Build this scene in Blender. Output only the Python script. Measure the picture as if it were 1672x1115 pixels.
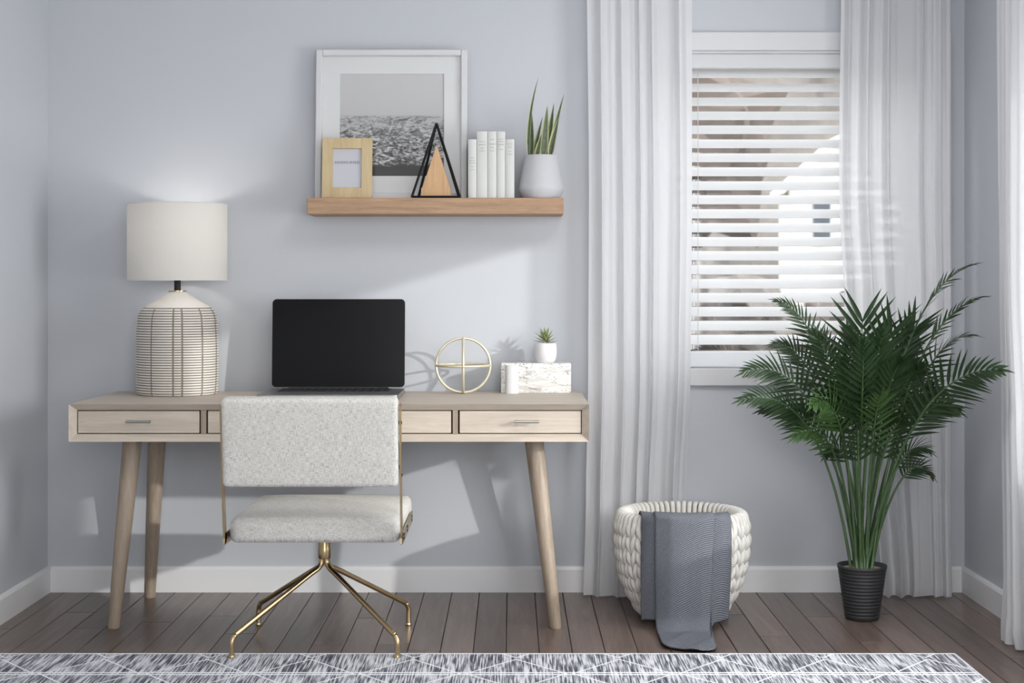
import bpy, bmesh, math, random
from mathutils import Vector, Matrix, Euler
random.seed(7)
PI = math.pi
scene = bpy.context.scene
for o in list(bpy.data.objects):
    bpy.data.objects.remove(o)
COL = scene.collection

# ------------------------------------------------------------------ camera, world, sun, large lights, exposure
F, CX, HY, CAMD, CAMH = 2500.0, 836.0, 470.0, 5.746, 1.14     # focal (px), principal x, horizon y, distance to back wall, eye height
cam_d = bpy.data.cameras.new('camera'); cam = bpy.data.objects.new('camera', cam_d); COL.objects.link(cam)
cam.location = (0, -CAMD, CAMH); cam.rotation_euler = (PI/2, 0, 0)
cam_d.sensor_width = 36; cam_d.lens = 36*F/1672
cam_d.shift_y = -(557.5-HY)/1672
cam_d.clip_start = .05; cam_d.clip_end = 200
cam_d.dof.use_dof = True; cam_d.dof.focus_distance = 5.35; cam_d.dof.aperture_fstop = 4.0
scene.camera = cam

world = bpy.data.worlds.new('sky'); scene.world = world; world.use_nodes = True
bg = world.node_tree.nodes['Background']
bg.inputs[0].default_value = (.975, .985, 1.0, 1); bg.inputs[1].default_value = 4.6

SUN_DIR = Vector((-1.4, 1.0, -.41))
sd = bpy.data.lights.new('sun', 'SUN'); sun = bpy.data.objects.new('sun', sd); COL.objects.link(sun)
sd.energy = 2.5; sd.color = (1.0, .975, .94); sd.angle = math.radians(1.0)
sun.rotation_euler = SUN_DIR.to_track_quat('-Z', 'Y').to_euler(); sun.location = (12, -9, 6)

def area(name, loc, rot, sx, sy, e, col=(1, 1, 1)):
    d = bpy.data.lights.new(name, 'AREA'); d.shape = 'RECTANGLE'; d.size = sx; d.size_y = sy; d.energy = e; d.color = col
    o = bpy.data.objects.new(name, d); COL.objects.link(o); o.location = loc; o.rotation_euler = rot
    return o
# added fill light behind the camera, and daylight entering through the side window
area('fill_behind_camera', (.55, -7.48, 1.55), (PI/2, 0, 0), 2.1, 1.9, 66, (1, .985, .965))
area('daylight_side_window', (1.80, -1.86, 1.24), (0, PI/2, 0), 1.10, 1.15, 34, (.97, .985, 1))
area('overhead_fill_light', (.62, -2.3, 2.60), (0, 0, 0), .9, .9, 33, (1, .97, .93))  # unseen overhead fill, added to brighten upward-facing surfaces

vs = scene.view_settings
vs.view_transform = 'Standard'; vs.look = 'None'; vs.gamma = 1; vs.use_curve_mapping = False
vs.exposure = -0.28
scene.display_settings.display_device = 'sRGB'
scene.cycles.use_denoising = True
scene.cycles.max_bounces = 10; scene.cycles.diffuse_bounces = 6; scene.cycles.transparent_max_bounces = 24
scene.cycles.sample_clamp_indirect = 6; scene.cycles.caustics_reflective = False; scene.cycles.caustics_refractive = False

# ------------------------------------------------------------------ helpers
def P(px, py, y):
    d = CAMD + y
    return Vector(((px-CX)*d/F, y, CAMH-(py-HY)*d/F))
def PX(px, y): return (px-CX)*(CAMD+y)/F
def PZ(py, y): return CAMH-(py-HY)*(CAMD+y)/F
def lin(c):
    return tuple((v/12.92 if v <= .04045 else ((v+.055)/1.055)**2.4) for v in [x/255 for x in c])

class MB:
    def __init__(s): s.v = []; s.f = []; s.m = []
    def add(s, vs, fs, m=0):
        b = len(s.v); s.v += [Vector(v) for v in vs]
        for f in fs: s.f.append([b+i for i in f]); s.m.append(m)
        return s
    def box(s, x0, x1, y0, y1, z0, z1, m=0):
        return s.add([(x0,y0,z0),(x1,y0,z0),(x1,y1,z0),(x0,y1,z0),(x0,y0,z1),(x1,y0,z1),(x1,y1,z1),(x0,y1,z1)],
                     [(0,3,2,1),(4,5,6,7),(0,1,5,4),(1,2,6,5),(2,3,7,6),(3,0,4,7)], m)
    def rbox(s, x0, x1, y0, y1, z0, z1, r, seg=3, m=0):
        bm = bmesh.new(); bmesh.ops.create_cube(bm, size=1)
        for v in bm.verts:
            v.co = Vector(((x0+x1)/2+v.co.x*(x1-x0), (y0+y1)/2+v.co.y*(y1-y0), (z0+z1)/2+v.co.z*(z1-z0)))
        bmesh.ops.bevel(bm, geom=list(bm.edges), offset=r, segments=seg, profile=.5, affect='EDGES')
        bm.verts.index_update()
        s.add([v.co.copy() for v in bm.verts], [[v.index for v in f.verts] for f in bm.faces], m); bm.free()
        return s
    def tube(s, path, rad, n=10, closed=False, cap=True, m=0, flat=1.0, up=None):
        path = [Vector(p) for p in path]; N = len(path)
        if not hasattr(rad, '__len__'): rad = [rad]*N
        prev = None; b = len(s.v)
        for i, p in enumerate(path):
            if closed: t = path[(i+1) % N]-path[i-1]
            else: t = path[min(i+1, N-1)]-path[max(i-1, 0)]
            t.normalize()
            if prev is None:
                ref = Vector(up) if up else Vector((0,0,1))
                if abs(ref.dot(t)) > .9: ref = Vector((0,1,0)) if abs(t.y) < .9 else Vector((1,0,0))
                a = (ref-t*ref.dot(t)).normalized()
            else:
                a = prev-t*prev.dot(t)
                a = a.normalized()
            prev = a; c = t.cross(a)
            for k in range(n):
                q = 2*PI*k/n
                s.v.append(p+(a*math.cos(q)+c*math.sin(q)*flat)*rad[i])
        M = N if closed else N-1
        for i in range(M):
            for k in range(n):
                i2 = (i+1) % N; k2 = (k+1) % n
                s.f.append([b+i*n+k, b+i2*n+k, b+i2*n+k2, b+i*n+k2][::-1]); s.m.append(m)
        if cap and not closed:
            s.f.append([b+k for k in range(n)]); s.m.append(m)
            s.f.append([b+(N-1)*n+k for k in range(n)][::-1]); s.m.append(m)
        return s
    def lathe(s, prof, n=48, c=(0,0), m=0, mfun=None, rfun=None, cap0=True, cap1=True):
        b = len(s.v); N = len(prof)
        for i, (r, z) in enumerate(prof):
            for k in range(n):
                a = 2*PI*k/n; rr = r if rfun is None else rfun(i, k, r, z, a)
                s.v.append(Vector((c[0]+rr*math.cos(a), c[1]+rr*math.sin(a), z)))
        for i in range(N-1):
            for k in range(n):
                k2 = (k+1) % n
                s.f.append([b+i*n+k, b+i*n+k2, b+(i+1)*n+k2, b+(i+1)*n+k]); s.m.append(m if mfun is None else mfun(i, k))
        if cap0: s.f.append([b+k for k in range(n)][::-1]); s.m.append(m)
        if cap1: s.f.append([b+(N-1)*n+k for k in range(n)]); s.m.append(m)
        return s
    def grid(s, pts, m=0):
        b = len(s.v); R = len(pts); C = len(pts[0])
        for row in pts: s.v += [Vector(p) for p in row]
        for i in range(R-1):
            for j in range(C-1):
                s.f.append([b+i*C+j, b+i*C+j+1, b+(i+1)*C+j+1, b+(i+1)*C+j]); s.m.append(m)
        return s
    def blade(s, base, d, nrm, L, w, droop=0.0, seg=5, fold=.25, m=0, medge=None, curl=None):
        """lance-shaped leaf from base along d, facing nrm"""
        d = Vector(d).normalized(); nrm = Vector(nrm)
        side = d.cross(nrm)
        if side.length < 1e-4: side = d.cross(Vector((1,.2,.3)))
        side.normalize(); n2 = side.cross(d).normalized()
        rows = []
        for i in range(seg+1):
            t = i/seg
            ww = w*max(.02, (min(1, (t+.06)/.30))**.7*(1-t**2.2))*.5
            c = Vector(base)+d*(L*t)+Vector((0,0,-1))*(droop*L*t*t)
            if curl is not None: c += Vector(curl)*(t*t)
            up = n2*(fold*ww)
            if medge is None: rows.append([c-side*ww+up, c, c+side*ww+up])
            else: rows.append([c-side*ww+up, c-side*ww*.62+up*.4, c, c+side*ww*.62+up*.4, c+side*ww+up])
        b = len(s.v); C = len(rows[0])
        for r in rows: s.v += r
        for i in range(seg):
            for j in range(C-1):
                s.f.append([b+i*C+j, b+i*C+j+1, b+(i+1)*C+j+1, b+(i+1)*C+j])
                s.m.append(m if medge is None or j in (1, 2) else medge)
        return s
    def build(s, name, mats, parent=None, smooth=False, loc=None, auto=None):
        """vertices are in world space; origin goes to the parent's origin (or loc)"""
        off = Vector(loc) if loc is not None else (parent['_w'] if False else WORLD.get(parent.name, Vector((0,0,0))) if parent else Vector((0,0,0)))
        me = bpy.data.meshes.new(name)
        me.from_pydata([tuple(v-off) for v in s.v], [], s.f)
        if not isinstance(mats, (list, tuple)): mats = [mats]
        for m in mats: me.materials.append(m)
        me.polygons.foreach_set('material_index', s.m)
        if smooth or auto: me.polygons.foreach_set('use_smooth', [True]*len(s.f))
        me.update()
        if auto: me.set_sharp_from_angle(angle=math.radians(auto))
        o = bpy.data.objects.new(name, me); COL.objects.link(o)
        if parent:
            o.parent = parent
            o.location = off-WORLD[parent.name]
        else: o.location = off
        WORLD[o.name] = off
        return o
WORLD = {}
def tag(o, label=None, cat=None, group=None, kind=None):
    if label: o['label'] = label
    if cat: o['category'] = cat
    if group: o['group'] = group
    if kind: o['kind'] = kind
    return o
def thing(name, loc, label, cat, group=None):
    o = bpy.data.objects.new(name, None); COL.objects.link(o); o.location = loc; o.empty_display_size = .05
    WORLD[o.name] = Vector(loc)
    return tag(o, label, cat, group)
def bez(p0, p1, p2, n):
    return [p0*((1-t)**2)+p1*(2*t*(1-t))+p2*(t*t) for t in [i/n for i in range(n+1)]]
def smooth_path(pts, n=6):
    """Catmull-Rom through the points"""
    pts = [Vector(p) for p in pts]; out = []
    for i in range(len(pts)-1):
        a = pts[max(i-1, 0)]; b = pts[i]; c = pts[i+1]; d = pts[min(i+2, len(pts)-1)]
        for k in range(n):
            t = k/n
            out.append(.5*((2*b)+(c-a)*t+(2*a-5*b+4*c-d)*t*t+(3*b-a-3*c+d)*t**3))
    out.append(pts[-1]); return out

# ------------------------------------------------------------------ materials
class NT:
    def __init__(s, name):
        s.m = bpy.data.materials.new(name); s.m.use_nodes = True; s.t = s.m.node_tree
        s.b = s.t.nodes['Principled BSDF']; s.out = s.t.nodes['Material Output']
    def n(s, typ, **kw):
        x = s.t.nodes.new(typ)
        for k, v in kw.items():
            if k in x.inputs: s.set(x.inputs[k], v)
            else: setattr(x, k, v)
        return x
    def set(s, inp, v):
        if isinstance(v, bpy.types.NodeSocket): s.t.links.new(v, inp)
        elif isinstance(v, bpy.types.Node): s.t.links.new(v.outputs[0], inp)
        else: inp.default_value = v
    def math(s, op, a, b=0.0, c=0.0):
        x = s.t.nodes.new('ShaderNodeMath'); x.operation = op
        for i, v in enumerate((a, b, c)): s.set(x.inputs[i], v)
        return x.outputs[0]
    def coord(s, scale=(1,1,1), kind='Object', rnd=False, rot=(0,0,0)):
        tc = s.t.nodes.new('ShaderNodeTexCoord'); mp = s.t.nodes.new('ShaderNodeMapping')
        mp.inputs['Scale'].default_value = scale; mp.inputs['Rotation'].default_value = rot
        s.t.links.new(tc.outputs[kind], mp.inputs['Vector'])
        if rnd:
            oi = s.t.nodes.new('ShaderNodeObjectInfo'); v = s.t.nodes.new('ShaderNodeVectorMath'); v.operation = 'SCALE'
            v.inputs[0].default_value = (13, 17, 29); s.t.links.new(oi.outputs['Random'], v.inputs['Scale'])
            s.t.links.new(v.outputs[0], mp.inputs['Location'])
        return mp.outputs[0]
    def noise(s, vec, scale=5, detail=3, rough=.5, dist=0):
        x = s.t.nodes.new('ShaderNodeTexNoise'); s.set(x.inputs['Vector'], vec)
        x.inputs['Scale'].default_value = scale; x.inputs['Detail'].default_value = detail
        x.inputs['Roughness'].default_value = rough; x.inputs['Distortion'].default_value = dist
        return x.outputs[0]
    def wave(s, vec, scale, direction='X', dist=0, dscale=1, detail=0):
        x = s.t.nodes.new('ShaderNodeTexWave'); s.set(x.inputs['Vector'], vec); x.bands_direction = direction
        x.inputs['Scale'].default_value = scale; x.inputs['Distortion'].default_value = dist
        x.inputs['Detail'].default_value = detail; x.inputs['Detail Scale'].default_value = dscale
        return x.outputs['Fac']
    def ramp(s, fac, stops):
        x = s.t.nodes.new('ShaderNodeValToRGB'); s.set(x.inputs[0], fac)
        e = x.color_ramp.elements
        while len(e) < len(stops): e.new(.5)
        for el, (p, c) in zip(e, stops):
            el.position = p; el.color = (*c[:3], 1)
        return x.outputs[0]
    def mix(s, fac, a, b, blend='MIX'):
        x = s.t.nodes.new('ShaderNodeMix'); x.data_type = 'RGBA'; x.blend_type = blend
        s.set(x.inputs[0], fac)
        for i, v in ((6, a), (7, b)):
            if isinstance(v, tuple): v = (*v[:3], 1)
            s.set(x.inputs[i], v)
        return x.outputs[2]
    def bump(s, h, strength=.3, dist=.002):
        x = s.t.nodes.new('ShaderNodeBump'); x.inputs['Strength'].default_value = strength; x.inputs['Distance'].default_value = dist
        s.set(x.inputs['Height'], h); s.t.links.new(x.outputs[0], s.b.inputs['Normal']); return x.outputs[0]
    def col(s, c):
        s.set(s.b.inputs['Base Color'], (*c[:3], 1) if isinstance(c, tuple) else c)
    def p(s, **kw):
        for k, v in kw.items(): s.set(s.b.inputs[k.replace('_', ' ')], v)
        return s

def plain(name, rgb, rough=.6, metal=0, var=.06, vs=8, bump=0, bs=300, spec=None):
    t = NT(name); c = lin(rgb)
    v = t.coord()
    f = t.noise(v, vs, 3)
    t.col(t.mix(f, tuple(x*(1-var) for x in c), tuple(min(1, x*(1+var)) for x in c)))
    t.p(Roughness=rough, Metallic=metal)
    if spec is not None: t.p(**{'Specular_IOR_Level': spec})
    if bump: t.bump(t.noise(v, bs, 2), bump, .001)
    return t.m

def wood(name, dark, light, axis='x', rough=.5, rnd=False, scale=1.0, rndcol=None, bump=.12):
    t = NT(name)
    sc = {'x': (1.2, 18, 18), 'y': (18, 1.2, 18), 'z': (18, 18, 1.2)}[axis]
    v = t.coord(tuple(x*scale for x in sc), rnd=rnd)
    g = t.noise(v, 2.2, 6, .62, .8)
    fine = t.noise(t.coord(tuple(x*scale*6 for x in sc), rnd=rnd), 3, 2, .6)
    f = t.math('ADD', t.math('MULTIPLY', g, .75), t.math('MULTIPLY', fine, .25))
    c = t.ramp(f, [(.3, lin(dark)), (.52, tuple((a+b)/2 for a, b in zip(lin(dark), lin(light)))), (.72, lin(light))])
    if rndcol:
        oi = t.n('ShaderNodeObjectInfo')
        k = t.ramp(oi.outputs['Random'], [(0, (rndcol[0],)*3), (1, (rndcol[1],)*3)])
        c = t.mix(1.0, c, k, 'MULTIPLY')
    t.col(c); t.p(Roughness=rough)
    if bump: t.bump(f, bump, .001)
    return t.m

def trans(name, rgb, fac=.4, transp=0.0, weave=0.0, rough=.9, trgb=None):
    """diffuse cloth / plastic that lets light through"""
    t = NT(name); c = lin(rgb)
    d = t.n('ShaderNodeBsdfDiffuse'); d.inputs[0].default_value = (*c, 1)
    tr = t.n('ShaderNodeBsdfTranslucent'); tr.inputs[0].default_value = (*lin(trgb or rgb), 1)
    mx = t.n('ShaderNodeMixShader'); mx.inputs[0].default_value = fac
    t.t.links.new(d.outputs[0], mx.inputs[1]); t.t.links.new(tr.outputs[0], mx.inputs[2]); last = mx
    if weave:
        v = t.coord()
        h = t.math('ADD', t.noise(v, 900, 1), t.wave(v, weave, 'Z'))
        b = t.n('ShaderNodeBump'); b.inputs['Strength'].default_value = .15; b.inputs['Distance'].default_value = .0006
        t.t.links.new(h, b.inputs['Height']); t.t.links.new(b.outputs[0], d.inputs['Normal'])
    if transp:
        tp = t.n('ShaderNodeBsdfTransparent'); m2 = t.n('ShaderNodeMixShader'); m2.inputs[0].default_value = transp
        t.t.links.new(last.outputs[0], m2.inputs[1]); t.t.links.new(tp.outputs[0], m2.inputs[2]); last = m2
    t.t.links.new(last.outputs[0], t.out.inputs[0]); t.t.nodes.remove(t.b)
    return t.m

M = {}
M['wall'] = plain('wall_paint', (193, 196, 201), .75, var=.012, vs=3, bump=.06, bs=260, spec=.25)
M['white_paint'] = plain('white_paint', (206, 206, 208), .45, var=.01, vs=4)
M['base_paint'] = plain('baseboard_paint', (228, 228, 229), .4, var=.01, vs=4)
M['ceiling'] = plain('ceiling_paint', (235, 236, 238), .85, var=.01)
M['subfloor'] = plain('subfloor_dark', (28, 23, 21), .9)
M['plank'] = wood('dark_floor_wood', (76, 63, 57), (126, 109, 100), 'y', rough=.29, rnd=True, rndcol=(.72, 1.2), bump=.25)
M['oak'] = wood('pale_oak', (172, 160, 146), (206, 194, 180), 'x', rough=.5)
M['oak_z'] = wood('pale_oak_leg', (134, 119, 103), (174, 158, 140), 'z', rough=.5)
M['shelf'] = wood('shelf_oak', (140, 110, 86), (190, 156, 124), 'x', rough=.55, scale=1.6)
M['maple'] = wood('light_maple', (180, 158, 120), (206, 186, 147), 'z', rough=.5, scale=.8)
M['tri_wood'] = wood('triangle_wood', (178, 138, 98), (212, 174, 132), 'z', rough=.55)
M['gap'] = plain('dark_gap', (38, 32, 28), .9)
M['brass'] = plain('brushed_brass', (196, 172, 132), .28, 1.0, var=.08, vs=40)
M['nickel'] = plain('satin_nickel', (170, 172, 168), .3, 1.0, var=.04)
M['black_metal'] = plain('black_metal', (22, 22, 23), .5, .3)
M['screw'] = plain('dark_screw', (52, 44, 36), .4, .8)
M['white_matte'] = plain('white_matte_ceramic', (218, 218, 220), .5, var=.01)
M['mat_board'] = plain('mat_board', (226, 228, 228), .85, var=.008)
M['paper'] = plain('paper', (205, 206, 214), .85, var=.01)
M['ink'] = plain('grey_ink', (92, 92, 98), .9)
M['ink_pale'] = plain('pale_ink', (158, 155, 148), .9)
M['book'] = plain('book_cover', (204, 205, 202), .7, var=.015, vs=30)
M['pages'] = plain('book_pages', (228, 222, 208), .9, var=.05, vs=120)
M['alu'] = plain('laptop_aluminium', (150, 151, 153), .38, .85, var=.02)
M['key'] = plain('laptop_keys', (26, 26, 28), .6)
M['soil'] = plain('soil', (92, 78, 64), .95, var=.45, vs=90, bump=.8, bs=120)
M['pebble'] = plain('pale_pebbles', (160, 142, 122), .9, var=.4, vs=140, bump=.8, bs=160)
M['pot_black'] = plain('black_pot', (40, 41, 43), .55, var=.08, vs=30)
M['yarn'] = plain('white_yarn', (214, 211, 205), .95, var=.06, vs=60, bump=.5, bs=420)
M['trunk'] = plain('bark', (86, 74, 68), .95, var=.3, vs=9)
M['house'] = plain('house_white', (225, 223, 220), .8, var=.02)
M['roof'] = plain('house_roof', (120, 112, 106), .9, var=.1)
M['hglass'] = plain('house_glass', (80, 88, 96), .2)
M['lawn'] = plain('dry_lawn', (106, 96, 84), .95, var=.2, vs=2)
M['crown'] = plain('bare_twigs', (104, 93, 87), .95, var=.35, vs=5)
M['crown2'] = plain('grey_twigs', (122, 116, 111), .95, var=.3, vs=5)
M['curtain'] = trans('sheer_curtain', (228, 228, 230), .34, .10, weave=240, trgb=(248, 248, 249))
M['slat'] = trans('blind_slat', (243, 244, 245), .45)
M['shade'] = trans('lamp_shade_linen', (230, 228, 224), .38, weave=260)

def glass(name, tint=(.97, .98, .98), fac=.06):
    t = NT(name)
    tp = t.n('ShaderNodeBsdfTransparent'); tp.inputs[0].default_value = (*tint, 1)
    g = t.n('ShaderNodeBsdfGlossy'); g.inputs['Roughness'].default_value = .02
    mx = t.n('ShaderNodeMixShader'); mx.inputs[0].default_value = fac
    t.t.links.new(tp.outputs[0], mx.inputs[1]); t.t.links.new(g.outputs[0], mx.inputs[2]); t.t.links.new(mx.outputs[0], t.out.inputs[0])
    t.t.nodes.remove(t.b); return t.m
M['glass'] = glass('window_glass'); M['pic_glass'] = glass('picture_glass', (.98, .98, .98), .03)

t = NT('laptop_screen'); t.col(lin((16, 16, 19))); t.p(Roughness=.22, Specular_IOR_Level=.15)
t.set(t.b.inputs['Roughness'], t.math('ADD', .2, t.math('MULTIPLY', t.noise(t.coord(), 30), .05))); M['screen'] = t.m

# woven upholstery
t = NT('woven_upholstery'); tc = t.n('ShaderNodeTexCoord'); sx = t.n('ShaderNodeSeparateXYZ'); t.t.links.new(tc.outputs['Object'], sx.inputs[0])
cb = t.n('ShaderNodeCombineXYZ'); t.set(cb.inputs[0], sx.outputs[0]); t.set(cb.inputs[2], t.math('ADD', sx.outputs[1], sx.outputs[2])); v = cb.outputs[0]
def vs_(v, sc):
    m_ = t.n('ShaderNodeMapping'); t.set(m_.inputs['Vector'], v); m_.inputs['Scale'].default_value = sc; return m_.outputs[0]
n1 = t.noise(vs_(v, (620, 1, 70)), 1, 2); n2 = t.noise(vs_(v, (70, 1, 620)), 1, 2); n3 = t.noise(vs_(v, (30, 1, 30)), 1, 3); n4 = t.noise(vs_(v, (260, 1, 260)), 1, 1)
f = t.math('ADD', t.math('ADD', t.math('MULTIPLY', n1, .42), t.math('MULTIPLY', n2, .38)), t.math('ADD', t.math('MULTIPLY', n3, .08), t.math('MULTIPLY', n4, .12)))
t.col(t.ramp(f, [(.36, lin((152, 149, 142))), (.48, lin((204, 201, 195))), (.60, lin((226, 224, 219)))]))
t.p(Roughness=.95, Specular_IOR_Level=.1); t.bump(f, .5, .0015); M['fabric'] = t.m

# throw: diagonal rib weave
t = NT('ribbed_throw'); tc = t.n('ShaderNodeTexCoord'); sx = t.n('ShaderNodeSeparateXYZ'); t.t.links.new(tc.outputs['Object'], sx.inputs[0])
cb = t.n('ShaderNodeCombineXYZ'); t.set(cb.inputs[0], sx.outputs[0]); t.set(cb.inputs[2], t.math('ADD', t.math('ADD', sx.outputs[1], sx.outputs[2]), t.math('MULTIPLY', sx.outputs[0], -.55)))
wv = t.wave(cb.outputs[0], 44, 'Z', 2.6, 16, 2); n1 = t.noise(t.coord((1, 1, 1)), 300, 2)
f = t.math('ADD', t.math('MULTIPLY', wv, .6), t.math('MULTIPLY', n1, .4))
t.col(t.ramp(f, [(.25, lin((78, 81, 88))), (.55, lin((106, 109, 116))), (.8, lin((134, 137, 144)))]))
t.p(Roughness=.95, Specular_IOR_Level=.1); t.bump(f, .6, .002); M['throw'] = t.m

# lamp ceramic
M['ceramic'] = plain('glazed_ivory', (222, 218, 212), .55, var=.02, vs=20)
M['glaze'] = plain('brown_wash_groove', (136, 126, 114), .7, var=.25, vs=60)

# travertine
t = NT('travertine'); v = t.coord((6, 6, 34))
base = t.noise(v, 1.6, 5, .6, 1.2); vein = t.noise(t.coord((9, 9, 55)), 1.3, 6, .7, 2.0)
pits = t.n('ShaderNodeTexVoronoi'); t.set(pits.inputs['Vector'], t.coord((1, 1, 1.6))); pits.inputs['Scale'].default_value = 95
c = t.ramp(base, [(.35, lin((196, 194, 190))), (.6, lin((226, 225, 222)))])
c = t.mix(t.ramp(vein, [(.56, (0,0,0)), (.62, (1,1,1))]), c, lin((150, 143, 134)))
pm = t.math('MULTIPLY', t.math('LESS_THAN', pits.outputs['Distance'], .2), t.math('GREATER_THAN', t.noise(t.coord((6, 6, 26)), 2.2, 2), .50))
c = t.mix(pm, c, lin((92, 84, 76))); t.col(c); t.p(Roughness=.55)
t.bump(t.math('MULTIPLY', pm, -1), .6, .002); M['travertine'] = t.m
M['smooth_stone'] = plain('honed_white_stone', (214, 214, 214), .4, var=.015)

# leaves
def leaf(name, a, b, rough=.4, tf=.18, vs=14):
    t = NT(name); f = t.noise(t.coord(), vs, 3)
    c = t.mix(f, lin(a), lin(b)); t.col(c); t.p(Roughness=rough)
    tr = t.n('ShaderNodeBsdfTranslucent'); t.set(tr.inputs[0], c); mx = t.n('ShaderNodeMixShader'); mx.inputs[0].default_value = tf
    t.t.links.new(t.b.outputs[0], mx.inputs[1]); t.t.links.new(tr.outputs[0], mx.inputs[2]); t.t.links.new(mx.outputs[0], t.out.inputs[0])
    return t.m
M['palm'] = leaf('palm_leaf', (24, 42, 26), (52, 74, 42), .38, .2, 9)
M['palm2'] = leaf('palm_leaf_young', (46, 72, 38), (72, 100, 52), .38, .22, 9)
M['stem'] = leaf('palm_stem', (48, 74, 46), (82, 106, 66), .4, .05, 20)
M['snake'] = leaf('snake_leaf', (44, 56, 40), (98, 112, 80), .4, .08, 90)
M['snake_edge'] = leaf('snake_leaf_edge', (150, 158, 104), (186, 188, 138), .4, .1, 40)
M['succ'] = leaf('succulent_leaf', (84, 104, 62), (150, 164, 104), .45, .12, 60)

# rug
t = NT('woven_rug'); tc = t.n('ShaderNodeTexCoord'); sx = t.n('ShaderNodeSeparateXYZ'); t.t.links.new(tc.outputs['Object'], sx.inputs[0])
X, Y = sx.outputs[0], sx.outputs[1]
s1 = t.noise(t.coord((240, 7, 1)), 1, 1, .5); s2 = t.noise(t.coord((110, 12, 1)), 1, 1, .5); s3 = t.noise(t.coord((22, 4, 1)), 1, 1, .5)
s4 = t.noise(t.coord((300, 90, 1)), 1, 2)
k = t.math('ADD', t.math('ADD', t.math('MULTIPLY', s1, .62), t.math('MULTIPLY', s2, .26)), t.math('ADD', t.math('MULTIPLY', s3, .20), t.math('MULTIPLY', s4, .12)))
c = t.ramp(k, [(.485, lin((216, 217, 220))), (.56, lin((198, 199, 204))), (.62, lin((128, 129, 137))), (.71, lin((74, 75, 84)))])
PERX, PERY, APEX = .313, .366, -.06
fx = t.math('ABSOLUTE', t.math('SUBTRACT', t.math('FRACT', t.math('MULTIPLY', t.math('ADD', X, 20.05), 1/PERX)), .5))      # 0 at apex .. .5
fy0 = t.math('FRACT', t.math('MULTIPLY', t.math('ADD', Y, 40*PERY-APEX), 1/PERY))
fy = t.math('ABSOLUTE', t.math('SUBTRACT', fy0, .5))                                                # .5 at apex row, 0 at base row
dl = t.math('ABSOLUTE', t.math('SUBTRACT', t.math('ADD', fx, fy), .47))
l1 = t.math('LESS_THAN', dl, .013)
l2 = t.math('LESS_THAN', t.math('ABSOLUTE', t.math('SUBTRACT', fy, .03)), .015)
ln = t.math('MAXIMUM', l1, l2)
ln = t.math('MULTIPLY', ln, t.math('GREATER_THAN', t.noise(t.coord((40, 40, 1)), 1.5, 2), .30))
c = t.mix(ln, c, lin((232, 233, 236))); t.col(c)
t.p(Roughness=1.0, Specular_IOR_Level=.05)
t.bump(t.math('ADD', t.math('MULTIPLY', k, -1), t.math('MULTIPLY', ln, .3)), .5, .004); M['rug'] = t.m
M['rug_edge'] = plain('rug_binding', (214, 215, 219), .95, var=.05, vs=100)

# sea photograph (flat print); object origin at print centre, 0.385 wide, 0.382 high
t = NT('sea_print'); tc = t.n('ShaderNodeTexCoord'); sx = t.n('ShaderNodeSeparateXYZ'); t.t.links.new(tc.outputs['Object'], sx.inputs[0])
h = t.math('ADD', t.math('MULTIPLY', sx.outputs[2], 1/.382), .5)                # 0 bottom .. 1 top
sky = t.ramp(h, [(.55, lin((196, 196, 196))), (1, lin((205, 205, 205)))])
dep = t.math('SUBTRACT', .585, h)
nz = t.noise(t.coord((26, 1, 64)), 1, 7, .68, 1.4); nz2 = t.noise(t.coord((60, 1, 120)), 1, 5, .7, 1.0)
wv = t.math('ADD', t.math('MULTIPLY', nz, .6), t.math('MULTIPLY', nz2, .4))
near = t.ramp(wv, [(.40, lin((30, 30, 30))), (.49, lin((110, 110, 110))), (.57, lin((222, 222, 222)))])
far = t.ramp(wv, [(.40, lin((92, 92, 92))), (.54, lin((190, 190, 190)))])
sea = t.mix(t.ramp(h, [(.28, (0,0,0)), (.55, (1,1,1))]), near, far)
edge = t.math('ADD', h, t.math('MULTIPLY', t.math('SUBTRACT', t.noise(t.coord((14, 1, 1)), 1, 3), .5), .10))
sea = t.mix(t.ramp(edge, [(.10, (1,1,1)), (.125, (0,0,0))]), sea, lin((62, 62, 62)))
c = t.mix(t.ramp(h, [(.575, (1,1,1)), (.60, (0,0,0))]), sky, sea); t.col(c); t.p(Roughness=.8); M['sea'] = t.m

# ------------------------------------------------------------------ room
XL, XR, YF, ZC, TH = -1.742, 1.698, -7.4, 2.62, .14
W1 = dict(x0=PX(1071, 0), x1=PX(1494, 0), z0=PZ(601, 0), z1=PZ(84, 0))            # back window opening
W2 = dict(y0=-2.47, y1=-.98, z0=.56, z1=1.84)                                    # side window opening
W3 = dict(x0=-.6, x1=1.66, z0=.5, z1=2.55)                                       # unseen opening added behind the camera for the fill light
def holed(axis, a0, a1, z0, z1, p0, p1, hole):
    m = MB(); h0, h1, hz0, hz1 = hole
    for (u0, u1, w0, w1) in ((a0, h0, z0, z1), (h1, a1, z0, z1), (h0, h1, z0, hz0), (h0, h1, hz1, z1)):
        if u1-u0 < 1e-4 or w1-w0 < 1e-4: continue
        if axis == 'x': m.box(u0, u1, p0, p1, w0, w1)
        else: m.box(p0, p1, u0, u1, w0, w1)
    return m
def struct(o): return tag(o, kind='structure')
struct(holed('x', XL-TH, XR+TH, 0, ZC, 0, TH, (W1['x0'], W1['x1'], W1['z0'], W1['z1'])).build('wall_back', M['wall']))
struct(MB().box(XL-TH, XL, YF-TH, 0, 0, ZC).build('wall_left', M['wall']))
struct(holed('y', YF-TH, 0, 0, ZC, XR, XR+TH, (W2['y0'], W2['y1'], W2['z0'], W2['z1'])).build('wall_right', M['wall']))
struct(holed('x', XL, XR, 0, ZC, YF-TH, YF, (W3['x0'], W3['x1'], W3['z0'], W3['z1'])).build('wall_front', M['wall']))
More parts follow.
